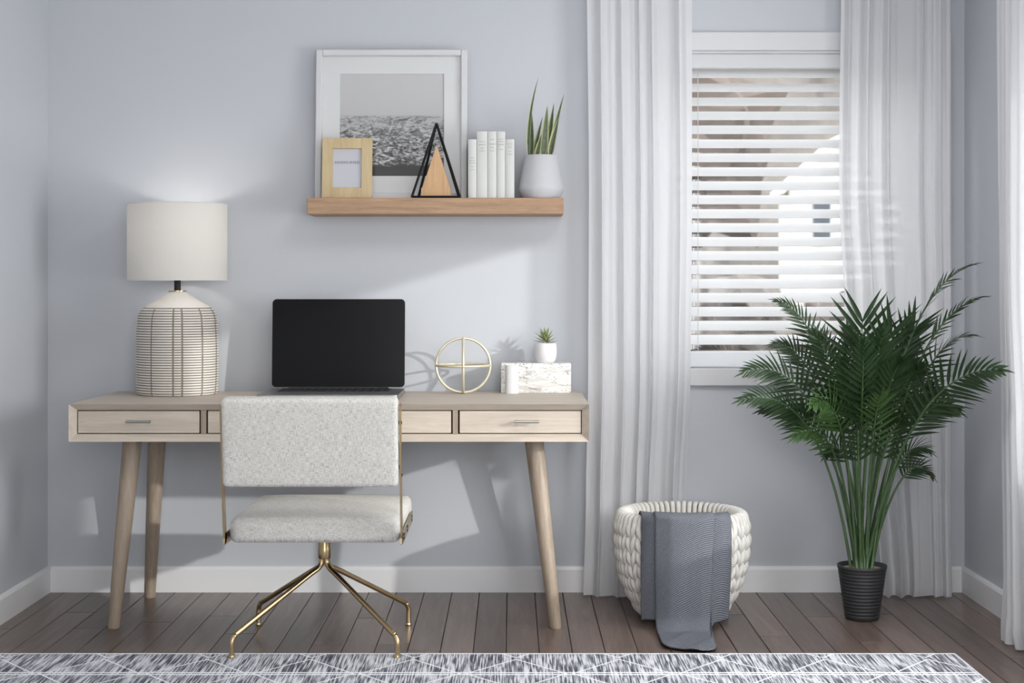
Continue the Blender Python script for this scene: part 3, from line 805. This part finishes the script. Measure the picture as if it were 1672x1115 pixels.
mx0, mx1 = -fW/2+39*k_, fW/2-38*k_; mz1 = fH-39*k_; mz0 = fH-(290-83)*k_
mat = MB()
for (x0, x1, z0, z1) in ((-fW/2+.02, mx0, .02, fH-.02), (mx1, fW/2-.02, .02, fH-.02), (mx0, mx1, .02, mz0), (mx0, mx1, mz1, fH-.02)):
    mat.box(x0, x1, -.016, -.012, z0, z1)
lean_build(mat, 'mat_board', M['mat_board'], pic, base, ML)
m = MB().box(-(mx1-mx0)/2-.004, (mx1-mx0)/2+.004, -.001, .001, -(mz1-mz0)/2-.004, (mz1-mz0)/2+.004)
pr_ = m.build('sea_print', M['sea'], None)
pr_.parent = pic; pr_.rotation_euler = (-lean, 0, 0)
pr_.location = (ML @ Vector(((mx0+mx1)/2, -.010, (mz0+mz1)/2)))+base-WORLD[pic.name]
lean_build(MB().box(-fW/2+.01, fW/2-.01, -.008, -.003, .01, fH-.01), 'backing_board', M['mat_board'], pic, base, ML)
lean_build(MB().box(-fW/2+.021, fW/2-.021, -.0225, -.021, .021, fH-.021), 'picture_glass', M['pic_glass'], pic, base, ML)

# small frame
sfy = -.125; a0, a1 = PX(526.5, sfy), PX(608, sfy); sH = PZ(226, sfy-.01)-SZ1; lean2 = math.radians(-0.0)
sf = thing('photo_frame', ((a0+a1)/2, sfy, SZ1), 'small light wood photo frame with a printed word card on the shelf', 'photo frame')
lean2 = math.radians(6); M2 = Matrix.Rotation(-lean2, 4, 'X'); base2 = Vector(((a0+a1)/2, sfy-.012, SZ1+.0007)); w_ = a1-a0; k2 = (CAMD+sfy)/F
sH /= math.cos(lean2)
frame_bars(w_, sH, 17.3*k2, -.016, 0, M['maple'], sf, base2, M2, .0015)
cd = lean_build(MB().box(-w_/2+.03, w_/2-.03, -.006, -.004, .03, sH-.03), 'card', M['paper'], sf, base2, M2)
lean_build(MB().box(-w_/2+.034, w_/2-.034, -.0095, -.0085, .034, sH-.034), 'picture_glass', M['pic_glass'], sf, base2, M2)
lean_build(MB().box(-.02, .02, .001, .004, .02, sH*.75), 'easel_back', M['gap'], sf, base2, M2)
def lettering(body, size, width, parent, mat, loc, rot):
    cu = bpy.data.curves.new('lettering', 'FONT'); cu.body = body; cu.size = size; cu.align_x = 'CENTER'; cu.extrude = .0002; cu.space_character = 1.25
    tmp = bpy.data.objects.new('tmp', cu); COL.objects.link(tmp)
    dg = bpy.context.evaluated_depsgraph_get(); me = bpy.data.meshes.new_from_object(tmp.evaluated_get(dg))
    bpy.data.objects.remove(tmp)
    xs = [v.co.x for v in me.vertices]; s = width/(max(xs)-min(xs))
    for v in me.vertices: v.co.x *= s
    me.materials.clear(); me.materials.append(mat)
    o = bpy.data.objects.new('lettering', me); COL.objects.link(o); o.parent = parent; o.location = loc; o.rotation_euler = rot
    return o
tp = (M2 @ Vector((0, -.0066, sH*.58)))+base2-WORLD[cd.name]
lettering('HIGHLAND', .0135, 40*k2, cd, M['ink'], tp, (PI/2-lean2, 0, 0))

# triangle ornament: black wire pyramid-prism with a wooden wedge inside
ty = -.138; tri = thing('triangle_ornament', (PX(711, ty), ty, SZ1), 'black wire triangle ornament with a solid wood triangle inside', 'ornament')
zt_ = PZ(202, ty); r_ = .0042
yf, yb = -.185, -.105
FL = Vector((PX(672.5, yf), yf, SZ1+r_)); FR = Vector((PX(751, yf), yf, SZ1+r_)); AP = Vector((PX(713, ty), ty-.01, zt_))
BL = Vector((PX(682, yb), yb, SZ1+r_)); BR = Vector((PX(742, yb), yb, SZ1+r_)); 
BL.x = PX(683, yb); BR.x = PX(750, yb)
for a, b in ((FL, AP), (FR, AP), (BL, AP), (BR, AP), (FL, FR), (BL, BR), (FL, BL), (FR, BR)):
    MB().tube([a, b], r_*1.1, 4).build('wire_bar', M['black_metal'], tri)
wy = -.148
A = [Vector((PX(688, wy), 0, SZ1+2.2*r_)), Vector((PX(736, wy), 0, SZ1+2.2*r_)), Vector((PX(736, wy), 0, PZ(308, wy))), Vector((PX(732.5, wy), 0, PZ(300, wy))), Vector((PX(714.5, wy), 0, PZ(240, wy))), Vector((PX(712.5, wy), 0, PZ(240, wy))), Vector((PX(691, wy), 0, PZ(305, wy))), Vector((PX(688, wy), 0, PZ(308, wy)))]
n = len(A); wd = MB().add([(p.x, wy-.018, p.z) for p in A]+[(p.x, wy+.018, p.z) for p in A], [[i, n+i, n+(i+1) % n, (i+1) % n] for i in range(n)]+[list(range(n)), [n+i for i in range(n)][::-1]])
wd.build('wood_triangle', M['tri_wood'], tri)
MB().box(PX(694, wy), PX(730, wy), wy-.012, wy+.012, SZ1, SZ1+2.2*r_).build('foot_bar', M['black_metal'], tri)

# books: page block, cover with spine, printed lines
bky = -.175; bd = .135
bk = [(764, 778.3, 227.5, [(258, 8), (262, 12), (266, 12), (272, 5), (277, 7)]), (778.3, 796, 214.5, [(231.5, 11), (236, 13), (242, 6), (246.5, 10)]), (796, 811, 214.5, [(228, 8), (235, 12), (241, 9), (246, 9)]),
      (811, 825, 214.5, [(227, 9), (231, 11), (236, 12), (244, 8)]), (825, 840, 227.5, [(235, 11), (239, 9), (241.5, 6), (247, 7), (252, 9)])]
blab = ['short white book, leftmost in the row beside the seascape picture', 'thick tall white book, second from the left in the row', 'tall white book in the very middle of the row of five',
        'tall white book, second from the right in the row', 'short white book at the right end of the row, beside the white vase']
for (p0, p1, pt, lines), lab in zip(bk, blab):
    x0, x1 = PX(p0, bky)+.0006, PX(p1, bky)-.0006; z1 = PZ(pt, bky)
    b = thing('book', ((x0+x1)/2, bky+bd/2, SZ1), lab, 'book', 'white books on the shelf')
    m = MB(); n = 8; sp_r = .006
    arc = [(x0+(x1-x0)*k/n, bky+.0045*(1-math.sin(PI*k/n)**.8)) for k in range(n+1)]
    outer = [(x0, bky+bd)]+arc+[(x1, bky+bd)]; inner = [(x0+.0022, bky+bd)]+[(min(max(x, x0+.0022), x1-.0022), y+.003) for x, y in arc]+[(x1-.0022, bky+bd)]
    N = len(outer); za, zb_ = SZ1, z1
    m.add([(x, y, za) for x, y in outer]+[(x, y, zb_) for x, y in outer]+[(x, y, za) for x, y in inner]+[(x, y, zb_) for x, y in inner],
          [[i, i+1, N+i+1, N+i] for i in range(N-1)]+[[2*N+i+1, 2*N+i, 3*N+i, 3*N+i+1] for i in range(N-1)]+[[N+i, N+i+1, 3*N+i+1, 3*N+i] for i in range(N-1)]+[[i+1, i, 2*N+i, 2*N+i+1] for i in range(N-1)]+[[0, N, 3*N, 2*N], [N-1, 3*N-1, 4*N-1, 2*N-1]])
    cv = m.build('cover', M['book'], b, auto=50)
    MB().box(x0+.0025, x1-.0025, bky+.008, bky+bd-.004, SZ1+.003, z1-.004).build('pages', M['pages'], b)
    pm_ = MB(); cxm = (x0+x1)/2
    for q, (lp, lw) in enumerate(lines):
        zl = PZ(lp, bky); hw = lw*(CAMD+bky)/F/2*.8
        rl = random.Random(q*7+p0); xx = cxm-hw
        while xx < cxm+hw:
            ww = rl.uniform(.002, .005); xe = min(xx+ww, cxm+hw)
            pm_.box(xx, xe, bky-.0003, bky+.0012, zl-.0010, zl+.0010); xx = xe+.0012
    pm_.build('spine_print', M['ink_pale'], cv)

# snake plant in a faceted white vase
vy = -.125; vX = PX(883.5, vy); vk = (CAMD+vy)/F
sn = thing('potted_snake_plant', (vX, vy, SZ1), 'snake plant in a tapered white vase at the right end of the shelf', 'plant')
z_ = lambda py: SZ1+(321.5-py)*vk
vprof = [(.012, SZ1), (29*vk, SZ1), (31*vk, z_(319.5)), (36.5*vk, z_(307)), (36.9*vk, z_(304)), (36.4*vk, z_(301)), (27*vk, z_(253)), (26*vk, z_(250.5)), (24.5*vk, z_(250.5)), (24.5*vk, z_(258))]
M['vase'] = plain('vase_matte', (188, 188, 191), .6, var=.01)
MB().lathe(vprof, 56, (vX, vy)).build('vase', M['vase'], sn, auto=25)
MB().lathe([(.002, z_(256)), (24.6*vk, z_(257))], 24, (vX, vy), cap0=False, cap1=False).build('soil', M['soil'], sn)
# leaves: (base px, tip px, tip py, width px, y offset, curl px)
for (b, tx, ty_, w_, dy, cu) in ((863.5, 879, 127, 4.2, -.02, 24), (867, 868.5, 186, 7.5, -.01, 0), (871, 886, 190, 5, .01, 3), (875.5, 884, 220, 6, -.02, 2), (886, 893.5, 173, 9.0, -.015, 0), (893, 904.5, 168, 7.5, .01, 2), (895.5, 921, 153, 5.5, .0, 6), (897, 913, 190, 7, -.02, 4)):
    p0 = Vector((PX(b, vy+dy), vy+dy, z_(258))); p1 = Vector((PX(tx, vy+dy), vy+dy*1.6, PZ(ty_, vy+dy)))
    cvec = Vector((cu*vk, 0, 0)); d = (p1-cvec)-p0
    MB().blade(p0, d, (.25*(-1)**int(b), -1, .1), d.length, w_*vk*1.7, 0, 9, .45, 0, 1, curl=cvec).build('leaf', [M['snake'], M['snake_edge']], sn, smooth=True)

# ------------------------------------------------------------------ desk chair (seen from behind)
ccx = -.604; chy = -.812
chair = thing('desk_chair', (ccx, chy, 0), 'armless desk chair in pale woven fabric on a four-legged brass swivel base', 'chair')
def cushion(x0, x1, y0, y1, z0, z1, r, name, crown=0.0, tilt=0, pivot=None, nx_=18, ny_=18):
    bm = bmesh.new(); bmesh.ops.create_cube(bm, size=1)
    for v in bm.verts: v.co = Vector(((x0+x1)/2+v.co.x*(x1-x0), (y0+y1)/2+v.co.y*(y1-y0), (z0+z1)/2+v.co.z*(z1-z0)))
    bmesh.ops.bevel(bm, geom=list(bm.edges), offset=r, segments=5, profile=.5, affect='EDGES')
    bmesh.ops.subdivide_edges(bm, edges=[e for e in bm.edges if e.calc_length() > .1], cuts=10, use_grid_fill=True)
    for v in bm.verts:
        u = (v.co.x-(x0+x1)/2)/((x1-x0)/2); w_ = (v.co.y-(y0+y1)/2)/((y1-y0)/2); h = (v.co.z-z0)/(z1-z0)
        k = max(0, 1-u**4)*max(0, 1-w_**4)
        if crown and h > .5: v.co.z += crown*k
    bm.verts.index_update(); m = MB().add([v.co.copy() for v in bm.verts], [[v.index for v in f.verts] for f in bm.faces]); bm.free()
    if tilt:
        R = Matrix.Rotation(tilt, 4, 'X'); p = Vector(pivot)
        for v in m.v: v.xyz = (R @ (Vector(v)-p))+p
    return m
seat = cushion(ccx-.262, ccx+.262, -1.066, -.515, .358, .434, .024, 'seat', crown=.012)
seat.build('seat', M['fabric'], chair, smooth=True)
bt = math.radians(9)
back = cushion(ccx-.263, ccx+.263, -1.165, -1.105, .545, .815, .014, 'backrest', tilt=math.radians(7), pivot=(ccx, -1.135, .55))
back.build('backrest', M['fabric'], chair, smooth=True)
for s in (-1, 1):
    xo = ccx+s*.266; xi = xo+s*.005
    pts = [(-1.150, .790), (-1.136, .68), (-1.118, .54), (-1.098, .41), (-1.085, .385), (-1.06, .376), (-.62, .376)]
    path = smooth_path([(0, y, z) for y, z in pts], 5)
    m = MB(); wv_ = .017
    L = len(path); b0 = []
    for i, p in enumerate(path):
        tg = (path[min(i+1, L-1)]-path[max(i-1, 0)]).normalized(); nrm = Vector((0, -tg.z, tg.y))
        for (xx, sg) in ((min(xo, xi), -1), (max(xo, xi), -1), (max(xo, xi), 1), (min(xo, xi), 1)):
            q = p+nrm*(wv_*sg); m.v.append(Vector((xx, q.y, q.z)))
    for i in range(L-1):
        for k in range(4):
            m.f.append([i*4+k, i*4+(k+1) % 4, (i+1)*4+(k+1) % 4, (i+1)*4+k]); m.m.append(0)
    m.f.append([3, 2, 1, 0]); m.m.append(0); m.f.append([(L-1)*4+k for k in range(4)]); m.m.append(0)
    st = m.build('side_bracket', M['brass'], chair)
    for (y, z) in ((-1.143, .735), (-1.122, .575), (-1.03, .382), (-1.03, .370), (-.88, .382), (-.88, .370), (-.66, .382), (-.66, .370)):
        x_ = xi if s > 0 else xo+s*.005
        MB().tube([(x_-s*.001, y, z), (x_+s*.0022, y, z)], .0045, 8).build('screw', M['screw'], st, auto=30)
    for (y, z) in ((-1.128, .60), (-1.14, .735)):
        MB().tube([(xo-s*.006, y, z), (xo, y, z)], .006, 8).build('spacer', M['screw'], st, auto=30)
MB().box(ccx-.11, ccx+.11, -.92, -.70, .345, .36).build('seat_plate', M['black_metal'], chair)
MB().lathe([(.019, .346), (.019, .305), (.0205, .30), (.0205, .272), (.018, .268)], 28, (ccx, chy)).build('column', M['brass'], chair, auto=35)
RT = .009
hw, hd = .2535, .247
for sx_ in (-1, 1):
    for sy_ in (-1, 1):
        fx_, fy_ = ccx+sx_*hw, chy+sy_*hd; zt0 = RT if sy_ < 0 else 0.0
        p = [Vector((ccx+sx_*.008, chy+sy_*.008, .275)), Vector((ccx+sx_*.009, chy+sy_*.009, .255)), Vector((ccx+sx_*.022, chy+sy_*.020, .236)), Vector((ccx+sx_*.05, chy+sy_*.048, .218)),
             Vector((ccx+sx_*hw*.90, chy+sy_*hd*.90, .088)), Vector((ccx+sx_*hw*.965, chy+sy_*hd*.965, .076)), Vector((fx_, fy_, .055)), Vector((fx_, fy_, .03)), Vector((fx_, fy_, zt0+.004))]
        lg = MB().tube(smooth_path(p, 4), .0082, 12).build('leg', M['brass'], chair, smooth=True)
        MB().lathe([(.0095, zt0), (.0105, zt0+.002), (.0095, zt0+.007)], 14, (fx_, fy_)).build('foot_glide', M['brass'], lg, auto=30)

# ------------------------------------------------------------------ rug
ry1 = -1.012; rx0, rx1 = -1.62, PX(1558.5, -1.012); ry0 = -3.3
rg = MB().rbox(rx0, rx1, ry0, ry1, 0, RT, .003, 1).build('area_rug', M['rug'], loc=((rx0+rx1)/2, ry1, 0))
tag(rg, 'pale grey woven area rug with dark streaks and white triangle lines', 'rug')
for (x0, x1, y0, y1) in ((rx0-.004, rx1+.004, ry1-.001, ry1+.006), (rx1-.002, rx1+.005, ry0, ry1-.001), (rx0-.005, rx0+.002, ry0, ry1-.001)):
    MB().rbox(x0, x1, y0, y1, 0, RT+.001, .002, 1).build('binding', M['rug_edge'], rg)

# ------------------------------------------------------------------ knitted basket
bky_ = -.425; bX = PX(1112.5, bky_); NB = 30
bas = thing('knit_basket', (bX, bky_, 0), 'chunky white knitted rope basket standing in front of the curtain', 'basket')
def br(z):
    ks = [(0, .128), (.03, .150), (.08, .178), (.14, .202), (.20, .216), (.26, .222), (.31, .221), (.345, .216), (.40, .214)]
    for (z0, r0), (z1, r1) in zip(ks, ks[1:]):
        if z0 <= z <= z1: return r0+(r1-r0)*(z-z0)/(z1-z0)
    return ks[-1][1]
m = MB(); BHt = .345; nst = 7; st_h = (BHt-.012)/nst
da = 2*PI/NB
def pol(a, r, z): return Vector((bX+r*math.cos(a), bky_+r*math.sin(a), z))
for i in range(nst):
    z0 = .010+i*st_h
    for s in (-1, 1):
        path = []; rad = []
        for k in range(8):
            q = k/7; z = z0-.012+q*(st_h+.024)
            a = s*da*(.04+.30*math.sin(q*PI*.5)**1.0); bulge = .012*math.sin(PI*q)
            rr_ = br(max(0, min(.4, z)))-.002+bulge
            path.append(pol(a, rr_, max(.009, z))); rad.append(.0035+.0078*math.sin(PI*min(1, max(0, q)))**.6*(.9 if i else .8)*(br(max(0, z))/.222))
        m.tube(path, rad, 7)
for s in (-.25, .25):
    a = s*da
    ro = br(BHt)
    path = smooth_path([pol(a, ro+.006, BHt-.045), pol(a, ro+.010, BHt-.01), pol(a, ro+.002, BHt+.014), pol(a, ro-.014, BHt+.018), pol(a, ro-.028, BHt+.004), pol(a, ro-.030, BHt-.04), pol(a*.98, br(.2)-.026, .2), pol(a, br(.08)-.024, .08), pol(a, br(.02)-.03, .02)], 3)
    m.tube(path, [.0086]*len(path), 7)
b0 = m.build('braid', M['yarn'], bas, smooth=True)
b0.rotation_euler = (0, 0, 0)
for k in range(1, NB):
    o = b0.copy(); COL.objects.link(o); o.parent = bas; o.rotation_euler = (0, 0, da*k)
MB().lathe([(.001, .004), (.118, .004), (.120, .016), (.001, .018)], 40, (bX, bky_), cap0=False, cap1=False).build('basket_base', M['yarn'], bas)

# throw over the basket rim
th = MB(); NU, NV = 72, 70
thr_cols = [(0, 1048, 1049, .000, 1.0), (.10, 1060, 1056, .004, 1.0), (.20, 1074, 1073, .004, 1.0), (.26, 1070, 1068, .020, 1.0), (.40, 1094, 1090, .026, 1.0), (.55, 1122, 1112, .023, 1.0), (.68, 1148, 1135, .027, 1.0),
            (.745, 1165, 1152, .022, 1.0), (.79, 1160, 1156, .002, 1.0), (.9, 1178, 1172, .006, 1.0), (1.0, 1194, 1190, .000, 1.0)]
def tc_(u):
    for a, b in zip(thr_cols, thr_cols[1:]):
        if a[0] <= u <= b[0]+1e-9:
            s = (u-a[0])/(b[0]-a[0]); return [a[i]+(b[i]-a[i])*s for i in range(5)]
rows = []
for j in range(NV+1):
    v = j/NV; row = []
    for i in range(NU+1):
        u = i/NU; c = tc_(u); centre = 1/(1+math.exp(-(u-.235)*90))*1/(1+math.exp((u-.765)*90))
        off = c[3]
        # length along the path: inside, over the rim, down the front, floor
        ins, over, down = .07, .075, .335
        total = ins+over+down*(1+.01*(1-centre)-.015*math.sin(7*u))+centre*(.265+.05*u)
        s = v*total
        xt = PX(c[1], -.64); dx = max(-.205, min(.205, xt-bX))
        def yfront(R): return bky_-math.sqrt(max(.0004, R*R-dx*dx))
        yi = yfront(br(BHt)-.042); yo = yfront(br(BHt)+.026+off)
        rimz = BHt+.034+off*.3
        if s < ins: y, z = yi, rimz-.012-(ins-s)
        elif s < ins+over:
            q = (s-ins)/over; y = yi+(yo-yi)*(.5-.5*math.cos(PI*q)); z = rimz-.012+.014*math.sin(PI*q)
        else:
            q = s-ins-over; z = rimz-.012-q; y = yo-.012*math.sin(min(1, q/.3)*PI*.8)-.004*math.sin(14*u+9*q)
            zmin = .026 if centre < .5 else .010
            # centre panel: bends onto the floor
            zb = .055
            if z < zb and centre > .02:
                over_ = zb-z; ang = min(PI/2, over_/(zb-.010)*.9)
                arc_ = (zb-.010)/.9*PI/2
                zc_ = zb-(zb-.010)*math.sin(ang); yc_ = y-(zb-.010)*(1-math.cos(ang))
                if over_ > arc_: yc_ -= (over_-arc_)*.94; zc_ = .010+.004*max(0, math.sin(20*u+over_*30))
                z = z*(1-centre)+zc_*centre if z > 0 else zc_; y = y*(1-centre)+yc_*centre
            z = max(z, .008)
        fq = max(0, min(1, (s-ins-over)/(down+.2))); px = c[1]+(c[2]-c[1])*fq
        row.append((PX(px, -.64)+.0025*math.sin(6*v+11*u), y, z))
    rows.append(row)
th.grid(rows)
tho = th.build('throw_blanket', M['throw'], smooth=True, loc=(bX, -.64, 0))
sm = tho.modifiers.new('thickness', 'SOLIDIFY'); sm.thickness = .004; sm.offset = 0
tag(tho, 'grey ribbed throw blanket draped over the basket rim onto the floor', 'blanket')

# ------------------------------------------------------------------ palm
py0 = -.47; pX = PX(1407.5, py0); pk = (CAMD+py0)/F
palm = thing('potted_palm', (pX, py0, 0), 'bushy green parlour palm in a ribbed black pot in the corner', 'plant')
ptop = .187; rt, rb = 39.5*pk, 27*pk
prof = [(rb-.004, 0), (rb, .003)]
NR = 14
for i in range(NR):
    z0 = .006+i*(ptop-.02)/NR; dz = (ptop-.02)/NR
    for q, dr in ((0, -.0014), (.25, .0006), (.6, .0010), (.85, .0004)):
        z = z0+dz*q; prof.append((rb+(rt-rb)*z/ptop+dr, z))
prof += [(rt-.002, ptop-.013), (rt+.001, ptop-.010), (rt+.001, ptop), (rt-.004, ptop), (rt-.006, ptop-.02)]
MB().lathe(prof, 56, (pX, py0)).build('pot', M['pot_black'], palm, smooth=True)
MB().lathe([(.002, ptop-.010), (rt-.02, ptop-.012), (rt-.005, ptop-.016)], 32, (pX, py0), cap0=False, cap1=False).build('soil', M['pebble'], palm)
rr = random.Random(21)
fr_i = 0
def frond(tip, ctrl, face, nl, L, t0=.45, base=None, w=.018, young=False, spread=1.0, droop=.12, fan=False):
    global fr_i
    fr_i += 1
    a = fr_i*2.399; rb_ = .012+.034*rr.random()
    side = max(-1, min(1, (tip.x-pX)/.35))
    b = Vector((pX+side*.026+.012*math.cos(a), py0+.030*math.sin(a), ptop-.014)) if base is None else base
    path = bez(b, ctrl, tip, 26)
    # keep stems upright near the pot
    st = MB().tube(path, [.0052*(1-.80*i/26)+.0004 for i in range(27)], 6)
    lf = MB(); N = Vector(face).normalized()
    for k in range(nl):
        q = k/(nl-1); t = t0+(1-t0)*q
        p = b*((1-t)**2)+ctrl*(2*t*(1-t))+tip*(t*t); T = ((ctrl-b)*(1-t)+(tip-ctrl)*t).normalized()
        S = N.cross(T)
        if S.length < .1: S = Vector((1, 0, 0)).cross(T)
        S.normalize(); Nn = T.cross(S)
        ang = math.radians((58-34*q)*spread)
        Lk = L*((.55+.45*math.sin(PI*min(1, q*.6+.25))) if fan else (.55+.45*math.sin(PI*min(1, (q*.72+.18))))*(1-.62*q))*rr.uniform(.85, 1.12)
        for s in (-1, 1):
            d = T*math.cos(ang)+S*(s*math.sin(ang))+Nn*rr.uniform(-.12, .12)+Vector((0, 0, .06))
            lf.blade(p, d, Nn+S*(.25*s), Lk*1.12, w*.86*rr.uniform(.85, 1.15), droop*rr.uniform(.6, 1.5), 5, .35)
    if not fan: lf.blade(tip, (tip-ctrl), N, L*.42, w*.6, droop, 5, .35)
    o = lf.build('frond', M['palm2'] if young else M['palm'], palm, smooth=True)
    st.build('stem', M['stem'], o, smooth=True)
CAMF = Vector((0, -1, .25))
def FR_(tx, ty, tyd, cx, cy, face=(0, -1, .25), nl=17, L=.15, t0=.45, **k):
    frond(P(tx, ty, py0+tyd), P(cx, cy, py0+tyd*.4), face, nl, L, t0, **k)
# hand-placed silhouettes (tip px, tip py, depth offset, control px, py)
FR_(1590, 432, -.22, 1455, 470, (.55, -.35, .75), 20, .10, .52, w=.012)
FR_(1602, 486, -.26, 1470, 520, (.5, -.3, .8), 20, .11, .50, w=.013)
FR_(1588, 548, -.12, 1490, 540, (.4, -.3, .9), 18, .11, .50, w=.012)
FR_(1628, 604, -.50, 1480, 600, (.05, -1, .35), 17, .165, .50, w=.019)
FR_(1560, 668, -.2, 1480, 620, (.2, -.9, .5), 16, .12, .50)
FR_(1540, 640, -.05, 1470, 600, (.2, -.6, .7), 16, .12, .5)
FR_(1515, 735, -.14, 1462, 700, (.2, -.6, .8), 15, .10, .52, w=.012)
FR_(1520, 775, -.02, 1470, 720, (.2, -.6, .8), 14, .085, .55, w=.011)
FR_(1408, 525, -.08, 1405, 640, (0, -1, .35), 8, .17, .66, w=.021, fan=True, spread=1.15, droop=.05)
FR_(1455, 545, -.10, 1425, 620, (.15, -1, .3), 9, .16, .60, w=.020, fan=True, spread=1.1, droop=.05)
FR_(1490, 540, -.06, 1445, 620, (.2, -1, .3), 11, .145, .58, fan=True, droop=.08)
FR_(1440, 545, -.22, 1415, 650, (.0, -1, .4), 15, .16, .55, w=.021)
FR_(1272, 492, -.02, 1365, 520, (-.3, -.6, .8), 19, .105, .50, w=.013)
FR_(1330, 545, -.06, 1380, 600, (-.1, -1, .4), 15, .13, .55)
FR_(1268, 562, .05, 1350, 560, (-.3, -.6, .7), 18, .115, .50, w=.014)
FR_(1222, 606, -.12, 1345, 570, (-.1, -.9, .5), 18, .14, .50, w=.016)
FR_(1215, 652, -.2, 1345, 620, (-.1, -.8, .6), 18, .13, .50, w=.016)
FR_(1250, 668, .02, 1360, 640, (-.1, -.8, .6), 16, .12, .52)
FR_(1300, 712, -.16, 1375, 660, (-.1, -.8, .6), 15, .11, .52, w=.014, young=True)
FR_(1330, 660, -.28, 1385, 620, (-.1, -.9, .5), 16, .13, .52, young=True)
FR_(1350, 740, -.05, 1390, 690, (-.2, -.8, .6), 13, .09, .55, w=.012)
FR_(1410, 560, -.30, 1408, 660, (0, -1, .3), 15, .15, .55, w=.022)
FR_(1375, 590, -.24, 1395, 660, (0, -1, .4), 15, .14, .52, w=.020)
FR_(1470, 590, -.28, 1430, 650, (.1, -1, .4), 15, .15, .52, w=.020)
FR_(1505, 600, -.16, 1450, 620, (.1, -1, .4), 15, .13, .52, w=.018)
FR_(1440, 640, -.34, 1420, 680, (0, -1, .5), 14, .13, .50, w=.018, young=True)
FR_(1480, 680, -.26, 1440, 690, (.1, -.9, .5), 14, .12, .50)
FR_(1400, 690, -.30, 1400, 700, (0, -1, .5), 13, .11, .52)
FR_(1360, 640, -.10, 1390, 640, (-.1, -1, .4), 14, .13, .52)
FR_(1430, 600, .08, 1415, 650, (0, -1, .4), 15, .14, .50)
FR_(1385, 540, .06, 1395, 620, (-.1, -1, .4), 15, .14, .52)
FR_(1495, 560, .10, 1440, 600, (.2, -1, .4), 15, .13, .52)
